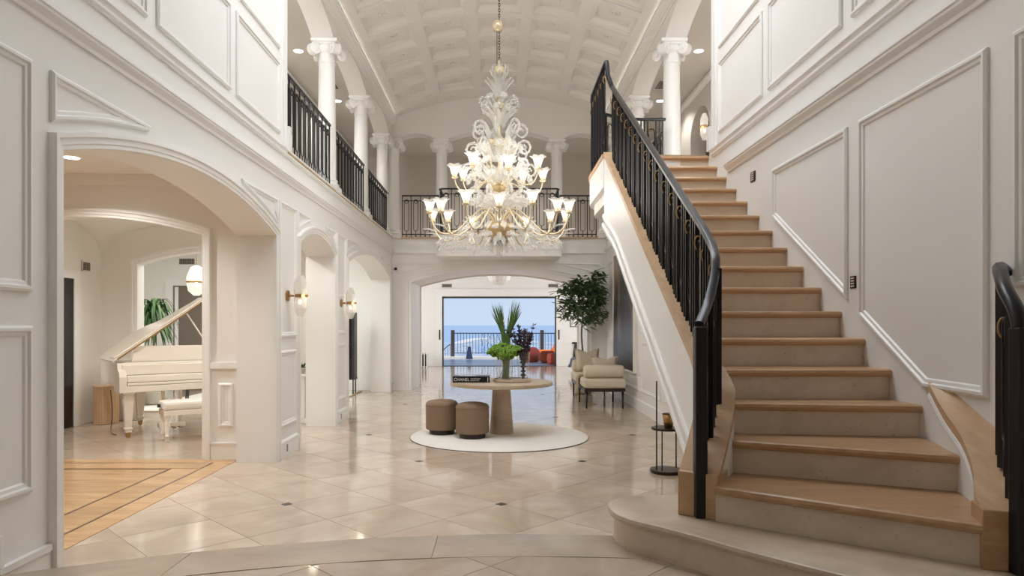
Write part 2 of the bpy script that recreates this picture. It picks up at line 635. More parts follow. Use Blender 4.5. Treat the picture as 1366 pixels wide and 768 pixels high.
def offset(path, o, closed):
    n = len(path)
    res = []
    for i in range(n):
        p = Vector(path[i])
        a = Vector(path[i - 1]) if (closed or i > 0) else None
        b = Vector(path[(i + 1) % n]) if (closed or i < n - 1) else None
        n1 = n2 = None
        if a is not None:
            t = (p - a).normalized()
            n1 = Vector((-t.y, t.x))
        if b is not None:
            t = (b - p).normalized()
            n2 = Vector((-t.y, t.x))
        if n1 is None:
            n1 = n2
        if n2 is None:
            n2 = n1
        den = max(0.25, 1 + n1.dot(n2))
        q = p + (n1 + n2) * (o / den)
        res.append((q.x, q.y))
    return res

def sweep(mb, fn, path, prof, closed):
    """moulding: profile of (offset to the left of the path, height off the wall)"""
    rings = [offset(path, o, closed) for o, h in prof]
    n = len(path)
    vs = []
    for (o, h), rg in zip(prof, rings):
        for p in rg:
            vs.append(fn(p[0], p[1], h))
    fs = []
    for k in range(len(prof) - 1):
        for i in range(n if closed else n - 1):
            j = (i + 1) % n
            fs.append((k * n + i, k * n + j, (k + 1) * n + j, (k + 1) * n + i))
    mb.add(vs, fs)

PANEL = [(0, 0), (0.0, 0.014), (0.012, 0.024), (0.026, 0.024), (0.034, 0.012), (0.05, 0.010), (0.058, 0.0)]
CASE = [(-0.003, -0.0), (-0.003, 0.022), (-0.025, 0.022), (-0.032, 0.030), (-0.062, 0.030), (-0.07, 0.045), (-0.095, 0.045), (-0.1, 0.0)]

def frame(fn, poly, parent, name='panel_molding', m='trim', prof=PANEL):
    # make it counter-clockwise so that 'left' is inwards
    a = sum(poly[i][0] * poly[(i + 1) % len(poly)][1] - poly[(i + 1) % len(poly)][0] * poly[i][1] for i in range(len(poly)))
    if a < 0:
        poly = poly[::-1]
    mb = MB()
    sweep(mb, fn, poly, prof, True)
    return mb.build(name, m, parent)

def rect(s0, s1, z0, z1):
    return [(s0, z0), (s1, z0), (s1, z1), (s0, z1)]

def arc_pts(a, b, zs, za, n=24):
    half = (b - a) / 2
    rise = za - zs
    rad = (half * half + rise * rise) / (2 * rise)
    c = (a + b) / 2
    zc = za - rad
    th = math.asin(min(1, half / rad))
    return [(c + rad * math.sin(-th + 2 * th * i / n), zc + rad * math.cos(-th + 2 * th * i / n)) for i in range(n + 1)]

def arch_wall(name, fn, s0, s1, z0, z1, ops, th, m='paint', parent=None, n=24):
    mb = MB()
    F = lambda s, z, t: fn(s, z, t)
    def quad(a, b, c, d):
        mb.add([a, b, c, d], [(0, 1, 2, 3)])
    cur = s0
    for a, b, zs, za in list(ops) + [(s1, None, None, None)]:
        for t in (0, -th):
            quad(F(cur, z0, t), F(a, z0, t), F(a, z1, t), F(cur, z1, t))
        quad(F(cur, z0, 0), F(a, z0, 0), F(a, z0, -th), F(cur, z0, -th))
        quad(F(cur, z1, 0), F(a, z1, 0), F(a, z1, -th), F(cur, z1, -th))
        if b is None:
            break
        pts = arc_pts(a, b, zs, za, n)
        for i in range(n):
            p, q = pts[i], pts[i + 1]
            for t in (0, -th):
                quad(F(p[0], p[1], t), F(q[0], q[1], t), F(q[0], z1, t), F(p[0], z1, t))
            quad(F(p[0], p[1], 0), F(q[0], q[1], 0), F(q[0], q[1], -th), F(p[0], p[1], -th))
            quad(F(p[0], z1, 0), F(q[0], z1, 0), F(q[0], z1, -th), F(p[0], z1, -th))
        if zs > z0 + 1e-6:
            quad(F(a, z0, 0), F(a, zs, 0), F(a, zs, -th), F(a, z0, -th))
            quad(F(b, z0, 0), F(b, zs, 0), F(b, zs, -th), F(b, z0, -th))
        cur = b
    for s in (s0, s1):
        quad(F(s, z0, 0), F(s, z1, 0), F(s, z1, -th), F(s, z0, -th))
    me = mb.mesh(name)
    b = bmesh.new()
    b.from_mesh(me)
    bmesh.ops.remove_doubles(b, verts=b.verts, dist=1e-5)
    bmesh.ops.recalc_face_normals(b, faces=b.faces)
    b.to_mesh(me)
    b.free()
    return link(name, me, m, parent)

def casing(fn, a, b, zs, za, z0, parent, prof=CASE, n=24, m='trim'):
    path = [(a, z0)] + arc_pts(a, b, zs, za, n) + [(b, z0)]
    mb = MB()
    # path runs a -> b over the top, its left is outside the opening
    sweep(mb, fn, path, [(-o, h) for o, h in prof], False)
    return mb.build('arch_casing', m, parent)

# ------------------------------------------------------------------ main dimensions
X = 2.42          # half width of the hall
TH = 0.41         # wall thickness
YB = 15.4         # back wall of the hall
G = 3.425         # gallery floor
LZ = 0.28         # foreground landing
A1 = (3.762, 7.35, 2.44, 2.71)
A2 = (8.25, 9.98, 2.475, 2.67)
A3 = (10.86, 15.0, 2.47, 2.77)
fl = lambda s, z, t: (-X + t, s, z)
fr_ = lambda s, z, t: (X - t, s, z)
fb = lambda s, z, t: (s, YB - t, z)

# ------------------------------------------------------------------ floor
TS = 0.6257
U0, V0 = 2.745, 5.225
def clip(poly, x0, x1, y0, y1):
    def cl(ps, f, inter):
        r_ = []
        for i in range(len(ps)):
            a, b = ps[i - 1], ps[i]
            fa, fb_ = f(a), f(b)
            if fb_ >= 0:
                if fa < 0:
                    t = fa / (fa - fb_)
                    r_.append((a[0] + (b[0] - a[0]) * t, a[1] + (b[1] - a[1]) * t))
                r_.append(b)
            elif fa >= 0:
                t = fa / (fa - fb_)
                r_.append((a[0] + (b[0] - a[0]) * t, a[1] + (b[1] - a[1]) * t))
        return r_
    for f in (lambda p: p[0] - x0, lambda p: x1 - p[0], lambda p: p[1] - y0, lambda p: y1 - p[1]):
        if poly:
            poly = cl(poly, f, None)
    return poly

def uv(u, v):
    q = math.sqrt(0.5)
    return ((u - v) * q, (u + v) * q)

floor = struct(MB().box(-9.2, 5.2, -2.6, 24.6, -0.2, -0.003).build('floor', 'tile_far'))
fx0, fx1, fy0, fy1 = -2.86, X, 3.3, 17.0
gsh = struct(MB().box(fx0, fx1, fy0, fy1, -0.004, -0.0015).build('floor_grout', 'grout', floor))
i0 = -30
for i in range(-30, 40):
    for j in range(-30, 40):
        u, v = U0 + i * TS, V0 + j * TS
        g = 0.0022
        sq = [uv(u + g, v + g), uv(u + TS - g, v + g), uv(u + TS - g, v + TS - g), uv(u + g, v + TS - g)]
        c = clip(sq, fx0, fx1, fy0, fy1)
        if len(c) >= 3:
            ar = abs(sum(c[k - 1][0] * c[k][1] - c[k][0] * c[k - 1][1] for k in range(len(c)))) / 2
            if ar > 0.004:
                MB().prism(c, -0.003, 0.0).build('floor_tile', 'tile', floor)
# dark inserts: lattice (2,-2), (3,1) in tiles
for a in range(-12, 13):
    for b in range(-8, 9):
        i, j = 2 * a + 3 * b, -2 * a + b
        u, v = U0 + i * TS, V0 + j * TS
        p = uv(u, v)
        if -2.3 < p[0] < 2.35 and 4.2 < p[1] < 16.8:
            h = 0.036
            MB().prism([uv(u - h, v - h), uv(u + h, v - h), uv(u + h, v + h), uv(u - h, v + h)], -0.003, 0.0012).build('floor_insert', 'insert', floor)

# oak floor of the vestibule, board by board, with its dark inlay lines
vf = struct(MB().box(-6.4, -2.855, 2.8, 7.5, -0.003, 0.001).build('floor_vestibule', 'oak_floor'))
bx = -2.856
MB().box(bx - 0.2, bx, 2.8, 7.49, 0.0, 0.004).build('border_board', 'oak_floor', vf)
MB().box(-6.4, bx, 7.31, 7.49, 0.0, 0.0038).build('border_board', 'oak_floor', vf)
for k in range(18):
    y0 = 2.8 + k * 0.25
    if y0 + 0.25 <= 7.0:
        MB().box(bx - 0.51, bx - 0.215, y0, y0 + 0.248, 0.0, 0.0042).build('cross_board', 'oak_floor', vf)
for k in range(15):
    x0 = bx - 0.2 - (k + 1) * 0.22
    if x0 > -6.4:
        MB().box(x0, x0 + 0.218, 7.02, 7.295, 0.0, 0.0042).build('cross_board', 'oak_floor', vf)
for k in range(17):
    y0 = 2.8 + k * 0.245
    MB().box(-6.4, bx - 0.53, y0, min(6.99, y0 + 0.243), 0.0, 0.0042).build('floor_board', 'oak_floor', vf)
for bxx in ((bx - 0.219, bx - 0.198, 2.8, 7.294), (bx - 0.531, bx - 0.509, 2.8, 6.986), (-6.4, bx - 0.198, 7.295, 7.314), (-6.4, bx - 0.509, 6.987, 7.008)):
    MB().box(bxx[0], bxx[1], bxx[2], bxx[3], 0.0, 0.005).build('inlay_line', 'walnut_line', vf)

# foreground landing with its curved edge
def ledge(x, d=0.0):
    return 3.93 - d - 0.1 * (x - 0.15) ** 2
xs = [-X + i * (2 * X) / 48 for i in range(49)]
land = struct(MB().prism([(-X, -2.5)] + [(x, ledge(x, 0.06)) for x in xs][::1] + [(X, -2.5)], 0.0, LZ - 0.03).build('floor_landing', 'riser'))
MB().prism([(-X, 3.0)] + [(x, ledge(x, -0.28)) for x in xs] + [(X, 3.0)], 0.0, 0.14).build('lower_step', 'step', land)
MB().prism([(-X, -2.5)] + [(x, ledge(x, 0.08)) for x in xs] + [(X, -2.5)], LZ - 0.03, LZ - 0.0025).build('landing_bed', 'grout', land)
cuts = [-X, -1.62, -0.35, 0.95, X]
for a, b in zip(cuts[:-1], cuts[1:]):
    g = 0.002
    N = 14
    o_ = [(a + g + (b - a - 2 * g) * i / N) for i in range(N + 1)]
    # nosing: rounded outer edge
    mb = MB()
    prof = [(0.39, LZ - 0.03), (0.39, LZ), (0.015, LZ), (0.004, LZ - 0.004), (0.0, LZ - 0.015), (0.004, LZ - 0.026), (0.015, LZ - 0.03)]
    vs, fs = [], []
    for x in o_:
        for d, z in prof:
            vs.append((x, ledge(x, d), z))
    n = len(prof)
    for i in range(N):
        for k in range(n):
            j = (k + 1) % n
            fs.append((i * n + k, i * n + j, (i + 1) * n + j, (i + 1) * n + k))
    fs.append(tuple(range(n)))
    fs.append(tuple(N * n + k for k in range(n)))
    mb.add(vs, fs).build('border_stone', 'step', land, smooth='auto')
for i in range(-14, 14):
    for j in range(-14, 14):
        u, v = U0 + 0.25 + i * TS, V0 - 0.29 + j * TS
        g = 0.0022
        sq = [uv(u + g, v + g), uv(u + TS - g, v + g), uv(u + TS - g, v + TS - g), uv(u + g, v + TS - g)]
        c = clip(sq, -X, X, 0.4, 9)
        if len(c) < 3:
            continue
        # cut along the inner line of the border
        res = []
        M_ = 6
        fine = []
        for k in range(len(c)):
            p, q = c[k], c[(k + 1) % len(c)]
            for s in range(M_):
                fine.append((p[0] + (q[0] - p[0]) * s / M_, p[1] + (q[1] - p[1]) * s / M_))
        def fd(p):
            return ledge(p[0], 0.394) - p[1]
        for k in range(len(fine)):
            a, b = fine[k - 1], fine[k]
            fa, fb_ = fd(a), fd(b)
            if (fa >= 0) != (fb_ >= 0):
                t = fa / (fa - fb_)
                res.append((a[0] + (b[0] - a[0]) * t, a[1] + (b[1] - a[1]) * t))
            if fb_ >= 0:
                res.append(b)
        if len(res) >= 3:
            ar = abs(sum(res[k - 1][0] * res[k][1] - res[k][0] * res[k - 1][1] for k in range(len(res)))) / 2
            if ar > 0.003:
                MB().prism(res, LZ - 0.0025, LZ).build('floor_tile', 'tile', land)

# ------------------------------------------------------------------ left wall of the hall
wl = struct(arch_wall('wall_left', fl, -2.5, YB, 0.0, G - 0.02, [A1, A2, A3], TH))
casing(fl, *A1, 0.0, wl)
casing(fl, *A2, 0.0, wl)
casing(fl, *A3, 0.0, wl)

def spandrels(fn, A, parent, ztop=2.85, ext=0.155, left=None, right=None):
    a, b, zs, za = A
    pts = arc_pts(a, b, zs, za, 60)
    out_ = offset(pts, ext, False)
    # near corner
    L = left if left is not None else a - 0.09
    Rr = right if right is not None else b + 0.06
    mid = (a + b) / 2
    w_ = (b - a) * 0.27
    lo = [p for p in out_ if L + 0.0 <= p[0] <= a + w_ and p[1] < ztop - 0.012]
    z0 = min(p[1] for p in lo)
    poly = [(L, lo[0][1] - 0.02)] + [(p[0], p[1]) for p in lo[::4]] + [(lo[-1][0] + 0.03, ztop), (L, ztop)]
    frame(fn, poly, parent)
    hi = [p for p in out_ if b - w_ <= p[0] <= Rr and p[1] < ztop - 0.012]
    poly = [(Rr, hi[-1][1] - 0.02), (Rr, ztop), (hi[0][0] - 0.03, ztop)] + [(p[0], p[1]) for p in hi[::4]]
    frame(fn, poly, parent)

spandrels(fl, A1, wl)
spandrels(fl, A2, wl)
spandrels(fl, A3, wl)
# piers: two panels each
for (s0, s1) in ((7.50, 8.10), (10.14, 10.72)):
    frame(fl, rect(s0, s1, 1.34, 2.85), wl)
    frame(fl, rect(s0, s1, 0.34, 1.19), wl)
# near panels
frame(fl, rect(1.4, 3.52, 1.65, 2.845), wl)
frame(fl, rect(1.4, 3.52, 0.622, 1.475), wl)
# cornices along both walls
def long_mold(sign, y0, y1, zb, prof, parent, name='cornice_molding'):
    mb = MB()
    n = len(prof)
    vs = []
    for y in (y0, y1):
        for t, z in prof:
            vs.append((sign * (X - t), y, zb + z))
    fs = [(k, (k + 1) % n, n + (k + 1) % n, n + k) for k in range(n)] + [tuple(range(n)), tuple(range(n, 2 * n))]
    return mb.add(vs, fs).build(name, 'trim', parent)
CORN_A = [(-0.01, 0), (0.015, 0), (0.022, 0.02), (0.05, 0.05), (0.05, 0.065), (0.06, 0.07), (0.06, 0.085), (-0.01, 0.085)]
CORN_B = [(-0.01, 0), (0.014, 0.0), (0.014, 0.012), (0.03, 0.02), (0.03, 0.04), (0.022, 0.045), (0.03, 0.06), (0.045, 0.07), (0.045, 0.083), (-0.01, 0.083)]
long_mold(-1, -2.5, YB, 3.085, CORN_A, wl)
long_mold(-1, -2.5, YB, 3.372, CORN_B, wl)
# baseboard
def baseboard(name, sign, spans, z0=0.0, extra=None):
    mb = MB()
    for y0, y1 in spans:
        n0 = [(0, 0), (0.022, 0), (0.022, 0.15), (0.03, 0.158), (0.028, 0.178), (0.014, 0.19), (0, 0.195)]
        n = len(n0)
        vs = []
        for y in (y0, y1):
            for t, z in n0:
                vs.append((sign * (X - t), y, z0 + z))
        fs = [(k, (k + 1) % n, n + (k + 1) % n, n + k) for k in range(n)] + [tuple(range(n)), tuple(range(n, 2 * n))]
        mb.add(vs, fs)
    return struct(mb.build(name, 'trim'))
baseboard('baseboard_left', -1, [(7.45, 8.15), (10.08, 10.76), (15.1, YB)])
baseboard('baseboard_right', 1, [(4.3, YB)])
mb = MB()
mb.box(-X - 0.01, -X + 0.022, -2.5, 3.26, LZ, LZ + 0.15)
mb.box(-X - 0.01, -X + 0.03, -2.5, 3.30, LZ + 0.151, LZ + 0.18)
mb.box(-X - 0.01, -X + 0.029, 3.271, 3.299, 0.31, LZ + 0.15)
mb.box(-X - 0.01, -X + 0.03, 3.271, 3.655, 0.275, 0.308)
mb.box(-X - 0.01, -X + 0.02, 3.272, 3.655, 0.0, 0.274)
struct(mb.build('baseboard_landing', 'trim'))
# brass outlet slits in the pier baseboards
for y, lb0 in ((7.72, 'slim grey outlet plate in baseboard of pier beside the widest arch'), (10.36, 'slim grey outlet plate in baseboard of pier beside the tower cabinet')):
    tag(MB().box(-X + 0.02, -X + 0.026, y - 0.02, y + 0.02, 0.05, 0.13).build('outlet_plate', 'grille'), lb0, 'outlet', 'outlets in the baseboards')

# upper near walls beside the gallery opening
UY = 7.72
for sign, nm in ((-1, 'wall_left_upper'), (1, 'wall_right_upper')):
    fn = (lambda s, z, t: (-X + t, s, z)) if sign < 0 else (lambda s, z, t: (X - t, s, z))
    wu = struct(MB().box(*( (-X - 0.3, -X) if sign < 0 else (X, X + 0.3)), -2.5, UY, G - 0.02, 7.3).build(nm, 'paint'))
    for s0, s1 in ((1.6, 2.9), (3.03, 4.67), (4.81, 6.12), (6.263, 7.5)):
        frame(fn, rect(s0, s1, 3.58, 4.36), wu)
        frame(fn, rect(s0, s1, 4.51, 6.4), wu)
    mb = MB()
    xa, xb = sorted((sign * (X - 0.02), sign * (X + 0.02)))
    mb.box(xa, xb, UY - 0.11, UY + 0.015, G + 0.06, 6.0)
    mb.build('end_trim', 'trim', wu)
    mb = MB()
    xa, xb = sorted((sign * (X - 0.05), sign * (X + 0.32)))
    mb.box(xa, xb, UY + 0.0, UY + 0.09, G + 0.03, G + 0.22)
    mb.box(xa, xb, UY + 0.0, UY + 0.06, G + 0.22, G + 0.3)
    mb.build('end_plinth', 'trim', wu)

# ------------------------------------------------------------------ right wall
wr = struct(MB().box(X, X + 0.3, -2.5, YB, 0.0, G - 0.02).build('wall_right', 'paint'))
long_mold(1, -2.5, 7.2, 3.085, CORN_A, wr)
long_mold(1, -2.5, UY, 3.372, CORN_B, wr)
long_mold(1, 9.97, YB, 3.085, CORN_A, wr)
long_mold(1, 9.97, YB, 3.372, CORN_B, wr)
frame(fr_, [(4.731, 1.657), (6.023, 2.425), (6.023, 2.85), (4.731, 2.85)], wr)
frame(fr_, [(3.371, 1.117), (3.874, 1.123), (4.574, 1.545), (4.574, 2.85), (3.371, 2.85)], wr)
frame(fr_, rect(1.4, 3.2, 1.65, 2.85), wr)
frame(fr_, rect(1.4, 3.2, 0.72, 1.475), wr)
# lower wall beyond the stair
for s0, s1 in ((8.0, 9.2), (9.4, 10.0), (10.2, 11.6), (14.4, 15.15)):
    frame(fr_, rect(s0, s1, 1.34, 2.85), wr)
    frame(fr_, rect(s0, s1, 0.34, 1.19), wr)
frame(fr_, rect(11.8, 14.25, 0.34, 0.58), wr)

# ------------------------------------------------------------------ back wall and passage
AB = (-1.98, 1.98, 2.44, 2.735)
wb = struct(arch_wall('wall_back', fb, -3.9, 3.9, 0.0, G - 0.02, [AB], 1.6))
casing(fb, *AB, 0.0, wb, prof=[(-0.003, 0.0), (-0.003, 0.03), (-0.06, 0.03), (-0.07, 0.045), (-0.11, 0.045), (-0.115, 0)])
fb2 = lambda s, z, t: (s, YB - t, z)
mb = MB()
for xa, xb in ((-X, -2.1), (2.1, X)):
    mb.box(xa, xb, YB - 0.022, YB, 0, 0.17)
    mb.box(xa, xb, YB - 0.03, YB, 0.17, 0.19)
struct(mb.build('baseboard_back', 'trim'))
mb = MB()
mb.box(-X, X, YB - 0.05, YB, 3.085, 3.17)
mb.build('cornice_molding', 'trim', wb)
frame(fb, [(-2.3, 2.62), (-1.3, 2.86), (-2.3, 2.86)], wb)
frame(fb, [(2.3, 2.62), (2.3, 2.86), (1.3, 2.86)], wb)
# inner edge trim at the living room side of the passage
mb = MB()
sweep(mb, lambda s, z, t: (s, 16.98 + t, z), [(-1.975, 0)] + arc_pts(-1.975, 1.975, 2.44, 2.735) + [(1.975, 0)], [(-0.0, 0), (-0.035, 0), (-0.035, 0.05), (0, 0.05)], False)
mb.build('inner_arch_trim', 'trim', wb)

# balcony box projecting from the back gallery
bal = struct(MB().box(-1.29, 1.29, 14.56, YB, 3.0, G - 0.02).build('wall_balcony', 'trim'))
MB().box(-1.33, 1.33, 14.52, YB, 2.94, 3.0).build('bottom_molding', 'trim', bal)
MB().box(-1.30, 1.30, 14.54, YB, 3.08, 3.11).build('fascia_bead', 'trim', bal)

# ------------------------------------------------------------------ gallery floors with oak edge
def slab(name, x0, x1, y0, y1, edges):
    o = struct(MB().box(x0, x1, y0, y1, G - 0.019, G).build(name, 'paint'))
    for e in edges:
        MB().box(*e, G - 0.005, G + 0.03).build('oak_edge', 'oak_cap', o)
    return o
slab('floor_gallery_left', -3.8, -X - 0.001, UY + 0.001, YB - 0.001, [(-X - 0.06, -X + 0.035, UY, YB - 0.03)])
slab('floor_gallery_right', X + 0.001, 3.8, UY + 0.001, YB - 0.001, [(X - 0.035, X + 0.06, 9.97, YB - 0.03)])
slab('floor_gallery_back', -3.8, 3.8, YB, 18.4, [(-X, -1.33, YB - 0.035, YB + 0.06), (1.33, X, YB - 0.035, YB + 0.06), (-1.33, 1.33, 14.53, 14.62)])

# corridors upstairs
for sign, nm in ((-1, 'left'), (1, 'right')):
    if sign < 0:
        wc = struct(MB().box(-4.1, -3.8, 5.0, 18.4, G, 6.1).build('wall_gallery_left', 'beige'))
    else:
        fn = lambda s, z, t: (3.8 - t, s, z)
        wc = struct(arch_wall('wall_gallery_right', fn, 5.0, 18.4, G, 6.1, [(12.35, 13.55, 5.25, 5.6), (14.6, 15.4, 5.0, 5.2)], 0.3, 'beige'))
        MB().box(4.1, 4.6, 12.0, 15.6, G, 6.0).build('dark_opening', 'darkroom', wc)  # solid dark block painted as the shade inside the arches
    xa, xb = sorted((sign * (X + 0.32), sign * 3.8))
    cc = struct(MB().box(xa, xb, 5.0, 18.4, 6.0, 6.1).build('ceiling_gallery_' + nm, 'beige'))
    xa, xb = sorted((sign * 3.8, sign * 3.7))
    MB().box(xa, xb, 5.0, 18.4, 5.88, 5.93).build('crown_molding', 'trim', cc)
    MB().box(*sorted((sign * 3.8, sign * 3.74)), 5.0, 18.4, 5.93, 6.0).build('crown_molding', 'trim', cc)
    e = struct(MB().box(*sorted((sign * (X + 0.3), sign * 4.1)), 4.9, 5.0, G, 6.1).build('wall_gallery_end_' + nm, 'beige'))
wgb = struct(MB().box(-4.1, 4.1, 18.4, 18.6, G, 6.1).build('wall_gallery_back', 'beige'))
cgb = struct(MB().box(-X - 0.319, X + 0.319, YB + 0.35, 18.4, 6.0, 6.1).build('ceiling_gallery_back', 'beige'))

# ------------------------------------------------------------------ arcades above the columns
ZC = 5.665
cy_ = [7.62, 10.14, 12.64, 15.12]
for sign, nm in ((-1, 'wall_arcade_left'), (1, 'wall_arcade_right')):
    fn = (lambda s, z, t: (-X + t, s, z)) if sign < 0 else (lambda s, z, t: (X - t, s, z))
    ops = [(cy_[i] + 0.17, cy_[i + 1] - 0.17, ZC + 0.005, 5.895) for i in range(3)]
    aw = struct(arch_wall(nm, fn, 7.45, YB + 0.3, ZC, 6.2, ops, 0.32, 'vault'))
    mb = MB()
    prof = [(-0.02, 5.925), (0.02, 5.925), (0.03, 5.95), (0.05, 5.955), (0.06, 5.975), (0.10, 6.0), (0.12, 6.02), (0.14, 6.025), (0.14, 6.065), (-0.02, 6.065)]
    n = len(prof)
    vs = [(sign * (X - t), y, z) for y in (7.8, YB - 0.15) for t, z in prof]
    fs = [(k, (k + 1) % n, n + (k + 1) % n, n + k) for k in range(n)] + [tuple(range(n)), tuple(range(n, 2 * n))]
    mb.add(vs, fs).build('cornice', 'trim', aw)
fba = lambda s, z, t: (s, YB - 0.05 - t, z)
cxb = [-2.42, -1.31, 1.31, 2.42]
aw = struct(arch_wall('wall_arcade_back', fba, -X - 0.3, X + 0.3, ZC, 5.98, [(-2.27, -1.46, ZC + 0.005, 5.78), (-1.16, 1.16, ZC + 0.005, 5.88), (1.46, 2.27, ZC + 0.005, 5.78)], 0.35, 'vault'))
MB().box(-X, X, YB - 0.07, YB + 0.1, 5.96, 6.0).build('ledge', 'vault', aw)
struct(MB().box(-X - 0.3, X + 0.3, YB - 0.02, YB + 0.3, 5.98, 7.3).build('wall_lunette', 'vault'))

# ------------------------------------------------------------------ coffered barrel vault
VR, VZ = 6.0, 0.62
VA = math.asin(X / VR)
def vp(a, y, t=0.0):
    return ((VR + t) * math.sin(a), y, VZ + (VR + t) * math.cos(a))
pit, cw = 0.92, 0.74
ac = [(k - 2) * pit / VR for k in range(5)]
ha = cw / 2 / VR
rows = [(14.75 - 0.87 * k - 0.69, 14.75 - 0.87 * k) for k in range(8)]
VY0, VY1 = 7.72, YB - 0.01
ys = sorted([VY0, VY1] + [y for r_ in rows for y in r_])
as_ = sorted([-VA, VA] + [a + s * ha for a in ac for s in (-1, 1)])
mb = MB()
for i in range(len(as_) - 1):
    for j in range(len(ys) - 1):
        coffer_cell = (i % 2 == 1) and (j % 2 == 1)
        if coffer_cell:
            continue
        N = 4
        for k in range(N):
            a, b = as_[i] + (as_[i + 1] - as_[i]) * k / N, as_[i] + (as_[i + 1] - as_[i]) * (k + 1) / N
            mb.add([vp(a, ys[j]), vp(b, ys[j]), vp(b, ys[j + 1]), vp(a, ys[j + 1])], [(0, 1, 2, 3)])
vault = struct(mb.build('ceiling', 'vault', fix=False))
# rosette mesh shared by all coffers
ros = MB()
ros.lathe([(0.0, -0.035), (0.03, -0.03), (0.035, 0.0)], 10)
for k in range(8):
    a = 2 * PI * k / 8
    ros.sphere((0.065 * math.cos(a), 0.065 * math.sin(a), -0.008), 0.034, 8, 5, (1, 1, 0.5))
ros_me = ros.mesh('rosette')
ros_me.materials.append(M['vault'])
for (y0, y1) in rows:
    for a in ac:
        mb = MB()
        prof = [(0, 0), (0.0, 0.03), (0.014, 0.036), (0.022, 0.06), (0.07, 0.10), (0.085, 0.105), (0.09, 0.135)]
        N = 4
        rings = []
        for d, t in prof:
            a0, a1 = a - ha + d / VR, a + ha - d / VR
            yy0, yy1 = y0 + d, y1 - d
            ring = [vp(a0 + (a1 - a0) * k / N, yy0, t) for k in range(N + 1)] + [vp(a1 + (a0 - a1) * k / N, yy1, t) for k in range(N + 1)]
            rings.append(ring)
        nn = len(rings[0])
        vs = [p for rg in rings for p in rg]
        fs = []
        for k in range(len(prof) - 1):
            for i in range(nn):
                j = (i + 1) % nn
                fs.append((k * nn + i, k * nn + j, (k + 1) * nn + j, (k + 1) * nn + i))
        o_ = (len(prof) - 1) * nn
        for k in range(N):
            fs.append((o_ + k, o_ + k + 1, o_ + nn - 2 - k, o_ + nn - 1 - k))
        cf = mb.add(vs, fs).build('coffer', 'vault', vault)
        o = bpy.data.objects.new('rosette', ros_me)
        COL.objects.link(o)
        o.parent = cf
        o.location = vp(a, (y0 + y1) / 2, 0.135)
        o.rotation_euler = (0, a, 0)
# unseen roof slab blocking sun, foyer ceiling recessed for its added lamp, front wall
MB_roof = struct(MB().box(-9.6, 5.6, 7.7, 25.2, 7.3, 7.5).build('ceiling_roof', 'paint'))
mb = MB()
mb.box(-3, 3, -2.7, 4.2, 7.3, 7.5).box(-3, 3, 7.5, 7.72, 6.0 + 0.4, 7.5).box(-3, -1.9, 4.2, 7.5, 7.3, 7.5).box(1.9, 3, 4.2, 7.5, 7.3, 7.5).box(-1.9, 1.9, 4.2, 7.5, 7.45, 7.5)
struct(mb.build('ceiling_foyer', 'paint'))
struct(MB().box(-3, 3, -2.7, -2.5, 0, 7.3).build('wall_front', 'beige'))

# ------------------------------------------------------------------ columns
def make_column():
    t = thing('column', 'white ionic column standing on the upper gallery edge', 'column', (0, 0, 0), 0, 'ionic columns of the upper gallery')
    H = ZC - G
    mb = MB()
    r0, r1 = 0.135, 0.118
    prof = [(r0 + 0.012, 0.19), (r0, 0.21)] + [(r0 + (r1 - r0) * (k / 8) ** 1.5, 0.21 + (H - 0.21 - 0.33) * k / 8) for k in range(9)] + [(r1 + 0.012, H - 0.33), (r1 + 0.012, H - 0.31), (r1, H - 0.305), (r1, H - 0.16)]
    mb.lathe(prof, 28).build('shaft', 'trim', t, 'auto', world=False)
    mb = MB().box(-0.18, 0.18, -0.18, 0.18, 0.0, 0.1)
    mb.lathe([(0.155, 0.1), (0.178, 0.115), (0.178, 0.135), (0.155, 0.15), (0.15, 0.165), (0.162, 0.178), (0.155, 0.195), (0.13, 0.2)], 28)
    mb.build('base', 'trim', t, 'auto', world=False)
    cap = MB().box(-0.19, 0.19, -0.19, 0.19, H - 0.045, H)
    cap.box(-0.165, 0.165, -0.165, 0.165, H - 0.075, H - 0.045)
    cap.lathe([(0.12, H - 0.18), (0.155, H - 0.15), (0.16, H - 0.12), (0.145, H - 0.07)], 24)
    c = cap.build('capital', 'trim', t, 'auto', world=False)
    # scrolls: a spiral roll at each of the four corners, set on the diagonal
    for k in range(4):
        a = PI / 4 + k * PI / 2
        mb = MB()
        d = Vector((math.cos(a), math.sin(a), 0))
        s = Vector((-math.sin(a), math.cos(a), 0))
        cen = d * 0.215 + Vector((0, 0, H - 0.145))
        for wdt in (-1, 1):
            pass
        ring = []
        for q in range(18):
            b = 2 * PI * q / 18
            ring.append((0.085 * math.cos(b), 0.085 * math.sin(b)))
        def P(u_, v_, w_):
            return tuple(cen + d * u_ + Vector((0, 0, 1)) * v_ + s * w_)
        prof = [(1.0, -0.055), (1.0, 0.055)]
        vs = [P(x * k_, z * k_, w_) for k_, w_ in ((0.0, -0.075), (0.3, -0.075), (0.32, -0.055), (0.72, -0.05), (0.78, -0.06), (1.0, -0.055), (0.9, 0), (1.0, 0.055), (0.78, 0.06), (0.72, 0.05), (0.32, 0.055), (0.3, 0.075), (0.0, 0.075)) for x, z in ring]
        n = 18
        fs = []
        for i in range(12):
            for q in range(n):
                j = (q + 1) % n
                fs.append((i * n + q, i * n + j, (i + 1) * n + j, (i + 1) * n + q))
        mb.add(vs, fs).build('scroll', 'trim', c, 'auto', world=False)
    return t
col0 = make_column()
spots = [(-2.56, y) for y in cy_[1:3]] + [(2.56, y) for y in cy_[1:3]] + [(-2.59, 15.12), (2.59, 15.12), (-1.31, 15.55), (1.31, 15.55), (-2.40, 15.52), (2.40, 15.52)]
for i, (x, y) in enumerate(spots):
    o = col0 if i == 0 else copy_tree(col0)
    o.location = (x, y, G)

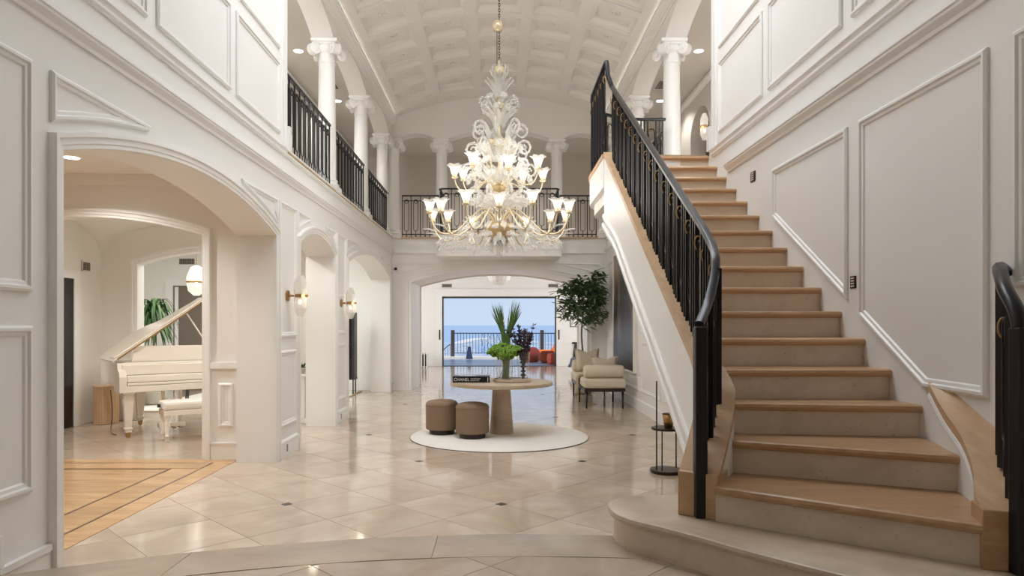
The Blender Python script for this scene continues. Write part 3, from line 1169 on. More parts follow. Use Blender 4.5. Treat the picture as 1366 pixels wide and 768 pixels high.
# ------------------------------------------------------------------ iron railings
def hoop_pts(hw, z0, z1, slope=0.0, n=7):
    p = []
    for k in range(n):
        a = PI * k / (n - 1)
        p.append((hw * math.cos(a), z1 - hw + hw * math.sin(a)))
    for k in range(n):
        a = PI + PI * k / (n - 1)
        p.append((hw * math.cos(a), z0 + hw + hw * math.sin(a)))
    return [(x, z + slope * x) for x, z in p]

def gallery_railing(p0, p1, label, z=G, h=0.98, module=0.222):
    p0, p1 = Vector((p0[0], p0[1], z)), Vector((p1[0], p1[1], z))
    e = (p1 - p0)
    L = e.length
    e.normalize()
    ang = math.atan2(e.y, e.x)
    t = thing('gallery_railing', label, 'railing', p0, ang, 'black iron railings of the upper gallery')
    MB().box(0, L, -0.025, 0.025, h - 0.03, h).build('top_rail', 'rail', t, bevel=0.006, world=False)
    MB().box(0, L, -0.008, 0.008, h - 0.135, h - 0.12).build('upper_bar', 'iron', t, world=False)
    MB().box(0, L, -0.01, 0.01, 0.085, 0.105).build('bottom_bar', 'iron', t, world=False)
    n = max(2, round(L / module))
    st = L / n
    bar_me = ring_me = loop_me = None
    for k in range(n + 1):
        x = min(max(k * st, 0.012), L - 0.012)
        if bar_me is None:
            o = MB().box(-0.009, 0.009, -0.009, 0.009, 0.03, h - 0.03).build('baluster', 'iron', t, world=False)
            bar_me = o.data
        else:
            o = link('baluster', bar_me, None, t, world=False)
        o.location = (x, 0, 0)
        if k == n:
            break
        xc = (k + 0.5) * st
        if loop_me is None:
            pts = [(x_, 0, z_) for x_, z_ in hoop_pts(0.05, 0.17, h - 0.1)]
            o = MB().tube(pts, 0.007, 5, closed=True).tube([(0, 0, 0.105), (0, 0, 0.17)], 0.007, 5).sphere((0, 0, 0.06), 0.02, 6, 4).build('loop', 'iron', t, True, world=False)
            loop_me = o.data
            pts = [(0.036 * math.cos(2 * PI * q / 12), 0, h - 0.15 + 0.036 * math.sin(2 * PI * q / 12)) for q in range(12)]
            r_ = MB().tube(pts, 0.007, 5, closed=True).build('ring', 'iron', t, True, world=False)
            ring_me = r_.data
        else:
            o = link('loop', loop_me, None, t, world=False)
            r_ = link('ring', ring_me, None, t, world=False)
        o.location = (xc, 0, 0)
        r_.location = (xc, 0, 0)
    return t

xl = X + 0.06
gallery_railing((-xl, 7.84), (-xl, 9.98), 'black iron railing between white upper wall end and first column')
gallery_railing((-xl, 10.32), (-xl, 12.47), 'black iron railing between two ionic columns above the wall sconces')
gallery_railing((-xl, 12.81), (-xl, 15.18), 'black iron railing between column and paired corner columns')
gallery_railing((xl, 10.32), (xl, 12.47), 'black iron railing between columns beyond the stair landing')
gallery_railing((xl, 12.81), (xl, 15.18), 'black iron railing in far bay above the potted tree')
gallery_railing((-2.2, YB + 0.02), (-1.36, YB + 0.02), 'black iron railing on back gallery next to the paired columns')
gallery_railing((1.36, YB + 0.02), (2.2, YB + 0.02), 'black iron railing on back gallery behind the stair railing')
gallery_railing((-1.25, 14.62), (1.25, 14.62), 'black iron railing on the balcony front behind the chandelier')
gallery_railing((-1.27, 14.65), (-1.27, 15.38), 'short black iron return railing at balcony end, on the piano room side')
gallery_railing((1.27, 14.65), (1.27, 15.38), 'short black iron return railing at balcony end, on the stair side')

# ------------------------------------------------------------------ staircase
RS, GO = 0.185, 0.306
PZ = LZ + RS                       # top of the stone step
def tz(i):
    return PZ + RS * i
nos = {1: ((1.10, 3.50), (2.02, 2.82)), 2: ((1.25, 3.83), (2.32, 3.34)), 3: ((1.33, 4.03), (X, 3.895))}
for i in range(4, 17):
    y = 4.508 + GO * (i - 5)
    nos[i] = ((1.33, y), (X, y))
nos[17] = ((1.33, 8.3), (X, 8.3))
st = thing('staircase', 'straight staircase with oak treads, stone risers and white stringer', 'staircase', (1.85, 3.6, 0))

# stone first step with its bullnose
def chaikin(p, n=3, closed=False):
    for _ in range(n):
        q = [p[0]]
        for a, b in zip(p[:-1], p[1:]):
            q += [(a[0] * .75 + b[0] * .25, a[1] * .75 + b[1] * .25), (a[0] * .25 + b[0] * .75, a[1] * .25 + b[1] * .75)]
        q.append(p[-1])
        p = q
    return p
edge = chaikin([(1.25, 4.09), (0.80, 4.10), (0.60, 3.95), (0.62, 3.62), (0.86, 3.40), (1.15, 3.03), (1.45, 2.72), (1.9, 2.32), (X, 2.02)], 3)
back = [(X, 3.6), (1.3, 4.09)]
cen = (1.6, 3.4)
def inset(p, d):
    return [(min(q[0], X - 0.001), q[1]) for q in offset(p, d, False)]
MB().prism(inset(edge, 0.035) + [(X, 3.5), (1.25, 4.05)], LZ, PZ - 0.045).build('stone_riser', 'riser', st)
mb = MB()
prof = [(0.02, PZ - 0.045), (0.006, PZ - 0.038), (0.0, PZ - 0.022), (0.006, PZ - 0.007), (0.02, PZ)]
rg = [inset(edge, d) for d, z in prof]
n = len(edge)
vs = [(p[0], p[1], z) for (d, z), r_ in zip(prof, rg) for p in r_] + [(X, 3.5, PZ), (1.25, 4.05, PZ), (X, 3.5, PZ - 0.045), (1.25, 4.05, PZ - 0.045)]
fs = [(k * n + i, k * n + i + 1, (k + 1) * n + i + 1, (k + 1) * n + i) for k in range(4) for i in range(n - 1)]
o_ = 5 * n
fs.append(tuple(4 * n + i for i in range(n)) + (o_, o_ + 1))
fs.append(tuple(range(n)) + (o_ + 2, o_ + 3))
mb.add(vs, fs).build('stone_step', 'step', st, 'auto')

def sub(a, b):
    return Vector((a[0] - b[0], a[1] - b[1]))
for i in range(1, 17):
    (a, b), (c, d) = nos[i], nos[i + 1]
    dr = sub(b, a).normalized()
    nb = Vector((-dr.y, dr.x))      # towards the back
    if nb.y < 0:
        nb = -nb
    z = tz(i)
    # riser
    ra, rb = Vector(a) + nb * 0.03, Vector(b) + nb * 0.03
    cx_ = lambda q: (min(q[0], X - 0.0005), q[1])
    MB().prism([cx_(ra), cx_(rb), cx_(rb + nb * 0.05), cx_(ra + nb * 0.05)], z - RS + 0.001, z - 0.04).build('riser', 'riser', st)
    # tread: rounded front
    dn = sub(d, c).normalized()
    nn_ = Vector((-dn.y, dn.x))
    if nn_.y < 0:
        nn_ = -nn_
    e_, f_ = Vector(d) + nn_ * 0.06, Vector(c) + nn_ * 0.06
    mb = MB()
    sec = [(0.02, z - 0.045), (0.006, z - 0.038), (0, z - 0.022), (0.006, z - 0.007), (0.02, z)]
    vs = []
    for o2, zz in sec:
        vs.append(tuple(Vector(a) + nb * o2) + (zz,))
        vs.append(tuple(Vector(b) + nb * o2) + (zz,))
    vs += [tuple(f_) + (z,), tuple(e_) + (z,), tuple(f_) + (z - 0.045,), tuple(e_) + (z - 0.045,)]
    vs = [(min(q[0], X - 0.0005), q[1], q[2]) for q in vs]
    fs = [(2 * k, 2 * k + 1, 2 * k + 3, 2 * k + 2) for k in range(4)]
    fs += [(8, 9, 11, 10), (10, 11, 13, 12), (12, 13, 1, 0), (0, 2, 4, 6, 8, 10, 12), (1, 3, 5, 7, 9, 11, 13)]
    mb.add(vs, fs).build('tread', 'oak', st)

# left stringer: plan curve and heights
def nz(y):
    return tz(5) + (y - 4.508) / GO * RS
SP = [(1.275, 7.86), (1.275, 7.4), (1.275, 6.6), (1.275, 5.8), (1.275, 5.2), (1.275, 4.75), (1.275, 4.45), (1.276, 4.22), (1.272, 4.05), (1.235, 3.90), (1.14, 3.74), (1.06, 3.62)]
def spl(pts, n=6):
    r_ = []
    P_ = [Vector(p) for p in pts]
    for i in range(len(P_) - 1):
        a = P_[max(i - 1, 0)]
        b, c = P_[i], P_[i + 1]
        d = P_[min(i + 2, len(P_) - 1)]
        for k in range(n):
            t = k / n
            r_.append(0.5 * ((2 * b) + (c - a) * t + (2 * a - 5 * b + 4 * c - d) * t * t + (3 * b - a - 3 * c + d) * t ** 3))
    r_.append(P_[-1])
    return r_
sp = spl(SP, 5)
ztop = []
for p in sp:
    ztop.append(nz(p.y) + 0.05 if p.y > 3.95 else 0)
# below y = 3.95 follow the length of the curve down to the newel block
k0 = max(i for i, p in enumerate(sp) if p.y > 3.95)
ln = sum((sp[i + 1] - sp[i]).length for i in range(k0, len(sp) - 1))
acc = 0
for i in range(k0 + 1, len(sp)):
    acc += (sp[i] - sp[i - 1]).length
    ztop[i] = ztop[k0] + (0.70 - ztop[k0]) * (acc / ln)
def ribs(sp, ztop, zbot, hw, name, m, dz0, th=None, smooth='auto'):
    mb = MB()
    vs = []
    N = len(sp)
    for i, p in enumerate(sp):
        t = (sp[min(i + 1, N - 1)] - sp[max(i - 1, 0)]).normalized()
        s = Vector((t.y, -t.x))        # travelling towards -y: this points to -x (left)
        w_ = hw(i)
        l, r2 = p + s * w_, p - s * w_
        zt = ztop[i] + dz0
        zb = (zt - th) if th else zbot[i]
        l.x, r2.x = min(l.x, X - 0.001), min(r2.x, X - 0.001)
        vs += [(l.x, l.y, zt), (r2.x, r2.y, zt), (r2.x, r2.y, zb), (l.x, l.y, zb)]
    fs = [(0, 1, 2, 3), tuple(4 * (N - 1) + k for k in (3, 2, 1, 0))]
    for i in range(N - 1):
        for k in range(4):
            j = (k + 1) % 4
            fs.append((4 * i + k, 4 * i + j, 4 * i + 4 + j, 4 * i + 4 + k))
    return mb.add(vs, fs).build(name, m, st, smooth)
hwf = lambda i: 0.075 + 0.032 * max(0, min(1, (4.3 - sp[i].y) / 0.35))
zbot = [max(0.0 if p.y > 4.12 else LZ + 0.01, zt - 0.70 - 0.15 * max(0, min(1, (p.y - 7) / 0.8))) for p, zt in zip(sp, ztop)]
zbot = [max(zb, PZ - 0.02) if p.y < 4.1 else zb for zb, p in zip(zbot, sp)]
ribs(sp, ztop, zbot, lambda i: hwf(i) - 0.008, 'stringer', 'trim', -0.045)
ribs(sp, ztop, None, hwf, 'stringer_cap', 'oak_cap', 0.0, 0.05)
# bead along the stringer's lower edge
mb = MB()
for dz, pr in ((0.10, 0.022), (0.0, 0.03)):
    path = [(p.x - 0.067, p.y, zb + dz) for p, zb in zip(sp, zbot) if p.y > 4.15]
    mb.band(path, [(0.005, 0.0), (-0.0, 0.045), (pr * 0.6, 0.045), (pr, 0.03), (pr, 0.0)])
mb.build('stringer_bead', 'trim', st)
# newel block
tl = (sp[-1] - sp[-3]).normalized()
sl = Vector((tl.y, -tl.x))
e0 = sp[-1]
blk = [e0 + sl * 0.107 + tl * 0.03, e0 - sl * 0.107 + tl * 0.03, e0 - sl * 0.107 - tl * 0.16, e0 + sl * 0.107 - tl * 0.16]
MB().prism([tuple(p) for p in blk], PZ, 0.70).build('newel_block', 'oak_cap', st, bevel=0.006)
# soffit under the flight
mb = MB()
pts = [(p, zb) for p, zb in zip(sp, zbot) if p.y > 4.15]
vs = []
for p, zb in pts:
    vs += [(1.33, p.y, zb + 0.03), (X, p.y, zb + 0.03), (X, p.y, zb + 0.10), (1.33, p.y, zb + 0.10)]
fs = []
for i in range(len(pts) - 1):
    for k in range(4):
        j = (k + 1) % 4
        fs.append((4 * i + k, 4 * i + j, 4 * i + 4 + j, 4 * i + 4 + k))
mb.add(vs, fs).build('soffit', 'trim', st)
# upper landing with the rounded corner
lp = [(X, 7.92), (1.2, 7.86), (1.2, 9.0)] + [(1.2 + 0.92 * (1 - math.cos(a)), 9.0 + 0.92 * math.sin(a)) for a in [PI / 2 * k / 10 for k in range(1, 11)]] + [(X, 9.92)]
MB().prism(lp, G - 0.36, G - 0.03).build('landing_fascia', 'trim', st, 'auto')
MB().prism([(x + (0.0 if x > 2.3 else 0.06), y - (0.06 if y > 9.3 else 0)) for x, y in lp], G - 0.5, G - 0.36).build('landing_soffit', 'trim', st, 'auto')
lo_ = offset(lp[1:-1], 0.0, False)
MB().prism([(X, 7.92), (1.185, 7.86), (1.185, 9.0)] + [(1.185 + 0.93 * (1 - math.cos(a)), 9.0 + 0.935 * math.sin(a)) for a in [PI / 2 * k / 10 for k in range(1, 11)]] + [(X, 9.935)], G - 0.03, G + 0.02).build('landing_floor', 'oak_cap', st)

# right stringer at the foot of the stair, curving off the wall
SR = [(2.60, 4.05), (2.58, 3.86), (2.46, 3.5), (2.395, 3.26), (2.30, 3.04), (2.20, 2.88), (2.165, 2.80)]
sr = [p for p in spl(SR, 8) if p.x - 0.16 < X - 0.012]
zr = []
L_ = sum((sr[i + 1] - sr[i]).length for i in range(len(sr) - 1))
acc = 0
for i, p in enumerate(sr):
    if i:
        acc += (sr[i] - sr[i - 1]).length
    zr.append(1.16 + (0.715 - 1.16) * (acc / L_))
ribs(sr, zr, [PZ - 0.01] * len(sr), lambda i: 0.148, 'stringer', 'trim', -0.045)
ribs(sr, zr, None, lambda i: 0.16, 'stringer_cap', 'oak_cap', 0.0, 0.05)
mb = MB()
path = [(p.x - 0.14, p.y + 0.03, z - 0.095) for p, z in zip(sr, zr) if p.y > 3.02]
mb.band(path, [(0.0, 0.0), (0.0, 0.04), (0.02, 0.04), (0.026, 0.02), (0.014, 0.0)])
mb.build('stringer_bead', 'trim', st)
tr_ = (sr[-1] - sr[-3]).normalized()
sr_ = Vector((tr_.y, -tr_.x))
e1 = sr[-1]
blk = [e1 + sr_ * 0.162 + tr_ * 0.03, e1 - sr_ * 0.162 + tr_ * 0.03, e1 - sr_ * 0.162 - tr_ * 0.14, e1 + sr_ * 0.162 - tr_ * 0.14]
MB().prism([tuple(p) for p in blk], PZ, 0.715).build('newel_block', 'oak', st, bevel=0.006)

# stair railing, hall side
sr_t = thing('stair_railing', 'black iron stair railing with gold rings, ending in curved newel post', 'railing', (1.06, 3.62, PZ))
rp = [(2.40, 9.86), (2.1, 9.86)] + [(1.23 + 0.87 * (1 - math.cos(a)), 9.0 + 0.86 * math.sin(a)) for a in [PI / 2 * k / 8 for k in range(7, 0, -1)]] + [(1.23, 9.0), (1.23, 8.4), (1.23, 7.90)]
top_path = [(x, y, G + 1.08 if y < 8.95 else G + 1.08 - 0.06 * min(1, (y - 8.95) / 0.5)) for x, y in rp]
top_path += [(1.232, 7.84, G + 1.075), (1.236, 7.81, G + 1.02), (1.24, 7.79, G + 0.9)]
flight = []
for p, z in zip(sp, ztop):
    if p.y < 7.75:
        flight.append(p)
RZ = []
for p in flight:
    if p.y > 4.25:
        RZ.append(nz(p.y) + 0.84)
    else:
        RZ.append(None)
key = [(4.25, nz(4.25) + 0.84), (3.95, 1.86), (3.75, 1.60), (3.62, 1.485)]
for i, p in enumerate(flight):
    if RZ[i] is None:
        for (ya, za), (yb, zb) in zip(key[:-1], key[1:]):
            if yb <= p.y <= ya + 1e-6:
                RZ[i] = za + (zb - za) * (ya - p.y) / (ya - yb)
        if RZ[i] is None:
            RZ[i] = 1.485
top_path += [(p.x, p.y, z) for p, z in zip(flight, RZ)]
sec = [(-0.022, -0.018), (-0.026, 0.0), (-0.02, 0.014), (0, 0.02), (0.02, 0.014), (0.026, 0.0), (0.022, -0.018)]
MB().band(top_path, sec).build('handrail', 'rail', sr_t, 'auto')
MB().box(1.06 - 0.032, 1.06 + 0.032, 3.60 - 0.03, 3.60 + 0.03, PZ, 1.47).build('newel_post', 'iron', sr_t, bevel=0.008)
# module positions along the flight
def lerp_path(y):
    for i in range(len(flight) - 1):
        if flight[i].y >= y >= flight[i + 1].y:
            t = (flight[i].y - y) / max(1e-6, flight[i].y - flight[i + 1].y)
            return flight[i] + (flight[i + 1] - flight[i]) * t, RZ[i] + (RZ[i + 1] - RZ[i]) * t, (flight[i + 1] - flight[i]).normalized()
    return flight[-1], RZ[-1], (flight[-1] - flight[-2]).normalized()
def cap_z(y):
    for i in range(len(sp) - 1):
        if sp[i].y >= y >= sp[i + 1].y:
            t = (sp[i].y - y) / max(1e-6, sp[i].y - sp[i + 1].y)
            return ztop[i] + (ztop[i + 1] - ztop[i]) * t
    return ztop[-1]
def module(p, zr_, zc_, dirv, slope, parent, wide=0.045, bars=True):
    d = Vector((dirv.x, dirv.y, 0))
    s = Vector((d.y, -d.x, 0))
    P3 = Vector((p.x, p.y, 0))
    H = zr_ - zc_
    hp = hoop_pts(wide, zc_ + 0.16, zr_ - 0.12, slope)
    MB().tube([P3 + d * x + Vector((0, 0, z)) for x, z in hp], 0.0085, 5, closed=True).tube([P3 + Vector((0, 0, zc_)), P3 + Vector((0, 0, zc_ + 0.16))], 0.008, 5).build('loop', 'iron', parent, True)
    rp_ = [P3 - d * 0.045 + s * (0.02 * math.cos(2 * PI * q / 12)) + Vector((0, 0, zr_ - 0.15 + slope * -0.045 + 0.045 * math.sin(2 * PI * q / 12))) for q in range(12)]
    MB().tube(rp_, 0.005, 5, closed=True).build('ring', 'brass', parent, True)
    if bars:
      for off in (0.062, 0.111, 0.16):
        b0 = P3 + d * off
        zz = slope * off
        hx = s * 0.015
        hy = d * 0.0065
        pol = [b0 + hx + hy, b0 + hx - hy, b0 - hx - hy, b0 - hx + hy]
        vs = [(q.x, q.y, zc_ + zz - 0.03) for q in pol] + [(q.x, q.y, zr_ + zz - 0.01) for q in pol]
        MB().add(vs, [(0, 1, 2, 3), (4, 5, 6, 7), (0, 1, 5, 4), (1, 2, 6, 5), (2, 3, 7, 6), (3, 0, 4, 7)]).build('baluster', 'iron', parent)
y = 3.74
ymods = []
while y < 7.7:
    ymods.append(y)
    y += 0.222 if y > 4.2 else 0.15
for y in ymods:
    p, zr_, dv = lerp_path(y)
    p2, zr2, _ = lerp_path(y + 0.05)
    slope = -(zr2 - zr_) / 0.05 * abs(dv.y)
    module(p, zr_, cap_z(y), dv, slope, sr_t)
# landing part
for k in range(5):
    module(Vector((1.23, 8.0 + 0.222 * k)), G + 1.06, G + 0.02, Vector((0, 1)), 0, sr_t)
for k in range(6):
    a = PI / 2 * (k + 0.5) / 6
    module(Vector((1.23 + 0.87 * (1 - math.cos(a)), 9.0 + 0.86 * math.sin(a))), G + 1.02, G + 0.02, Vector((math.sin(a), math.cos(a))), 0, sr_t)
module(Vector((2.2, 9.86)), G + 1.0, G + 0.02, Vector((1, 0)), 0, sr_t)
# bottom bar along the cap
# railing at the foot of the stair by the wall
rt = thing('stair_railing', 'short black curved railing with gold ring at wall side of first step', 'railing', (2.13, 2.78, PZ))
path = [(2.39, 3.22, 1.72), (2.36, 3.2, 1.74), (2.3, 3.14, 1.74), (2.22, 3.02, 1.70), (2.15, 2.90, 1.63), (2.12, 2.80, 1.54), (2.115, 2.77, 1.46)]
path = [tuple(v) for v in [Vector(q) for q in path]]
p3 = []
V3 = [Vector(q) for q in path]
for i in range(len(V3) - 1):
    a, b, c, d = V3[max(i - 1, 0)], V3[i], V3[i + 1], V3[min(i + 2, len(V3) - 1)]
    for k in range(4):
        t = k / 4
        p3.append(0.5 * ((2 * b) + (c - a) * t + (2 * a - 5 * b + 4 * c - d) * t * t + (3 * b - a - 3 * c + d) * t ** 3))
p3.append(V3[-1])
MB().tube(p3, 0.03, 8).build('handrail', 'rail', rt, True)
MB().box(2.085, 2.15, 2.735, 2.80, PZ, 1.47).build('newel_post', 'iron', rt, bevel=0.008)
module(Vector((2.2, 2.97)), 1.63, 0.82, Vector((-0.5, -0.86)), 0.3, rt, bars=False)
for (x, y, z0, z1) in ((2.145, 2.86, 0.75, 1.57), (2.25, 3.05, 0.84, 1.69), (2.30, 3.13, 0.88, 1.72)):
    MB().box(x - 0.012, x + 0.012, y - 0.02, y + 0.02, z0, z1).build('baluster', 'iron', rt)

# ------------------------------------------------------------------ side rooms
# vestibule end wall with the arched opening to the piano room
fv = lambda s, z, t: (s, 7.5 - t, z)
AV = (-5.9, -3.26, 2.46, 2.66)
wv = struct(arch_wall('wall_vestibule', fv, -6.6, -X - TH + 0.01, 0.0, 3.3, [AV], 0.15, 'cream'))
casing(fv, *AV, 0.0, wv)
frame(fv, rect(-3.08, -2.92, 0.36, 0.84), wv)
mb = MB().box(-3.16, -X - TH, 7.46, 7.5, 1.0, 1.07).box(-3.16, -X - TH, 7.475, 7.5, 0, 0.17).box(-3.16, -X - TH, 7.465, 7.5, 0.17, 0.19)
mb.build('dado_rail', 'trim', wv)
struct(MB().box(-6.6, -X - TH + 0.01, 2.6, 7.5, 3.12, 3.3).build('ceiling_vestibule', 'cream'))
MB().box(-6.6, -X - TH, 7.42, 7.5, 3.0, 3.12).build('crown_molding', 'cream', wv)
struct(MB().box(-6.8, -6.4, 2.6, 7.5, 0, 3.3).build('wall_vestibule_side', 'cream'))
struct(MB().box(-6.6, -X - TH + 0.01, 2.5, 2.75, 0, 3.3).build('wall_vestibule_front', 'cream'))
# piano room
px0, px1, py0, py1 = -6.2, -X - TH, 7.65, 10.62
fp = lambda s, z, t: (s, py1 - t, z)
AP = (-5.62, -3.3, 2.42, 2.62)
wp = struct(arch_wall('wall_piano_room', fp, -9.0, px1 + 0.01, 0.0, 3.3, [AP], 0.18, 'cream'))
casing(fp, *AP, 0.0, wp)
fs_ = lambda s, z, t: (px0 + t, s, z)
ws = struct(MB().box(px0 - 0.3, px0, 7.5, py1, 0.0, 3.3).build('wall_piano_side', 'cream'))
mb = MB()
mb.box(px0, px0 + 0.03, 9.35, 9.46, 0, 2.149).box(px0, px0 + 0.03, 9.92, 10.06, 0, 2.149).box(px0, px0 + 0.03, 9.35, 10.06, 2.15, 2.27)
mb.build('door_casing', 'trim', ws)
dr_ = struct(MB().box(px0 - 0.02, px0 + 0.012, 9.46, 9.92, 0, 2.15).build('door_1', 'black'))
for k in range(4):
    MB().box(px0 + 0.012, px0 + 0.02, 9.52, 9.86, 0.15 + k * 0.5, 0.55 + k * 0.5).build('door_panel', 'black', dr_)
# groin vault
mb = MB()
N = 24
def gz(x, y):
    fx = (x - px0) / (px1 - px0) * 2 - 1
    fy = (y - py0) / (py1 - py0) * 2 - 1
    return 2.58 + 0.5 * math.sqrt(max(0, 1 - min(abs(fx), abs(fy)) ** 2)) * 1.0
vs = [(px0 + (px1 - px0) * i / N, py0 + (py1 - py0) * j / N, gz(px0 + (px1 - px0) * i / N, py0 + (py1 - py0) * j / N)) for i in range(N + 1) for j in range(N + 1)]
fs = [(i * (N + 1) + j, i * (N + 1) + j + 1, (i + 1) * (N + 1) + j + 1, (i + 1) * (N + 1) + j) for i in range(N) for j in range(N)]
struct(mb.add(vs, fs).build('ceiling_piano_room', 'cream', smooth='auto'))
# side room behind the far arch
struct(MB().box(-9.2, -9.0, py1 + 0.18, 15.8, 0, 3.3).build('wall_side_room_left', 'paint'))
wsr = struct(MB().box(-9.0, -X - TH + 0.3, 15.55, 15.8, 0, 3.3).build('wall_side_room', 'paint'))
MB().box(-6.2, -X - TH, 15.52, 15.55, 0, 0.17).box(-6.2, -X - TH, 15.51, 15.55, 0.17, 0.2).box(-9, -7.6, 15.52, 15.55, 0, 0.17).box(-9, -6.2, 15.40, 15.55, 3.1, 3.2).build('baseboard', 'trim', wsr)
struct(MB().box(-9.2, -X - TH + 0.01, py1 + 0.18, 15.8, 3.2, 3.3).build('ceiling_side_room', 'paint'))
dx0, dx1 = -7.0 + 0.2, -5.9
# side room doorway: dark sheet painted as the shade of the room beyond
mb = MB().box(-7.58, -7.42, 15.49, 15.56, 0, 2.37).box(-6.48, -6.32, 15.49, 15.56, 0, 2.37).box(-7.58, -6.32, 15.49, 15.56, 2.371, 2.52).box(-7.38, -7.3, 15.52, 15.56, 0, 2.34)
mb.build('door_casing', 'trim', wsr)
struct(MB().box(-7.42, -6.48, 15.535, 15.56, 0, 2.37).build('doorway_shade', 'room_shade'))

# living room beyond the passage
struct(MB().box(-4.9, -4.6, 17.0, 24.6, 0, 3.3).build('wall_living_left', 'paint'))
struct(MB().box(4.6, 4.9, 17.0, 24.6, 0, 3.3).build('wall_living_right', 'paint'))
struct(MB().box(-4.9, 4.9, 17.0, 24.7, 3.2, 3.35).build('ceiling_living', 'paint'))
for xa, xb, nm in ((-4.9, -2.02, 'left'), (2.02, 4.9, 'right')):
    pass
fd_ = lambda s, z, t: (s, 24.4 - t, z)
wd = MB().box(-4.9, -2.06, 24.4, 24.65, 0, 7.3).box(2.06, 4.9, 24.4, 24.65, 0, 7.3).box(-2.06, 2.06, 24.4, 24.65, 2.49, 7.3)
wd = struct(wd.build('wall_living_back', 'paint'))
mb = MB().box(-2.24, -2.04, 24.36, 24.42, 0, 2.49).box(2.04, 2.24, 24.36, 24.42, 0, 2.49).box(-2.24, 2.24, 24.36, 24.42, 2.49, 2.66).box(-2.32, 2.32, 24.33, 24.42, 2.66, 2.76)
mb.build('door_casing', 'trim', wd)
mb = MB().box(-2.40, -2.26, 24.38, 24.4, 0.25, 0.27).box(-4.6, -2.24, 24.37, 24.4, 0, 0.2).box(2.24, 4.6, 24.37, 24.4, 0, 0.2).box(2.24, 4.6, 24.37, 24.4, 0.80, 0.83)
mb.build('baseboard', 'trim', wd)
# shell above the living room and outer sides, so that daylight enters only by the openings
struct(MB().box(-9.6, -9.4, -2.7, 25.2, 0, 7.3).box(5.4, 5.6, -2.7, 25.2, 0, 7.3).build('wall_outer', 'paint'))
struct(MB().box(-9.6, -4.9, 24.5, 24.7, 0, 7.3).box(4.9, 5.6, 24.5, 24.7, 0, 7.3).build('wall_outer_back', 'paint'))
struct(MB().box(-9.6, -3.0, -2.7, -2.5, 0, 7.3).box(3.0, 5.6, -2.7, -2.5, 0, 7.3).box(-9.6, -3, -2.7, 7.7, 7.3, 7.5).box(3, 5.6, -2.7, 7.7, 7.3, 7.5).build('wall_outer_front', 'paint'))

# sliding doors folded to the sides
sd = struct(MB().box(-2.06, -2.0, 24.42, 24.62, 0.0, 2.49).box(2.0, 2.06, 24.42, 24.62, 0, 2.49).box(-2.06, 2.06, 24.42, 24.62, 2.43, 2.49).build('door_3', 'doorframe'))
for s in (-1, 1):
    MB().box(*sorted((s * 2.11, s * 2.15)), 24.33, 24.37, 0.95, 1.3).build('door_handle', 'black', sd)
MB().box(-2.0, 2.0, 24.42, 24.62, -0.002, 0.012).build('door_track', 'doorframe', sd)

# ------------------------------------------------------------------ outside
ter = struct(MB().box(-9, 12, 24.62, 31.2, -0.25, -0.02).build('floor_terrace', 'terrace'))
MB().box(-2.6, 12, 30.2, 31.2, -0.02, 0.06).build('kerb', 'parapet', ter)
MB().box(-9, -2.6, 29.6, 31.2, -0.02, 0.03).build('kerb', 'parapet', ter)
tr = thing('terrace_railing', 'grey metal terrace railing with dark square posts facing the sea', 'railing', (0, 30.6, 0.06))
for px in (604, 723):
    c = at(px, 470, 30.6)[0]
    MB().box(c - 0.08, c + 0.08, 30.52, 30.68, 0.06, 1.24).build('post', 'post', tr)
MB().box(-2.0, 8.0, 30.58, 30.62, 1.08, 1.12).build('top_rail', 'charcoal', tr)
MB().box(-2.0, 8.0, 30.59, 30.61, 0.2, 0.225).build('bottom_rail', 'charcoal', tr)
bme = MB().box(-0.009, 0.009, -0.009, 0.009, 0.2, 1.09).mesh('picket')
bme.materials.append(M['charcoal'])
for k in range(46):
    o = link('picket', bme, None, tr)
    o.location = (-1.86 + k * 0.135, 30.6, 0)
# twisted stems in the middle panel
for k in range(5):
    mb = MB()
    x0 = -0.72 + k * 0.24
    mb.tube([(x0 + 0.05 * math.sin(q * 0.9 + k), 30.6, 0.22 + q * 0.086) for q in range(11)], 0.008, 4)
    for q in range(9):
        mb.sphere((x0 + 0.05 * math.sin(q * 0.9 + k) + random.uniform(-.07, .07), 30.6, 0.3 + q * 0.09), 0.022, 5, 4)
    mb.build('wrought_branch', 'charcoal', tr)
tr2 = thing('stair_handrail', 'dark curved handrail dropping away left of the terrace post', 'railing', (-2.1, 30.6, 0))
MB().tube([(-2.2, 30.62, 0.6), (-2.35, 30.7, 0.5), (-2.55, 30.8, 0.3), (-2.62, 30.85, 0.2)], 0.02, 6).build('handrail', 'charcoal', tr2)
for k in range(4):
    x = -2.2 - 0.11 * k
    MB().box(x - 0.008, x + 0.008, 30.62, 30.64, 0.03, 0.58 - 0.12 * k).build('picket', 'charcoal', tr2)
# navy pot
c = at(626, 470, 30.0)
nv = thing('planter', 'dark blue tapered pot on the terrace before the railing', 'planter', (c[0], 30.0, -0.02))
MB().lathe([(0.15, 0), (0.15, 0.03), (0.075, 0.45), (0.07, 0.5)], 16).build('body', 'navy', nv, 'auto', world=False)
MB().lathe([(0.07, 0.5), (0.085, 0.5), (0.085, 0.53), (0.06, 0.53)], 16).build('rim', 'navy', nv, 'auto', world=False)
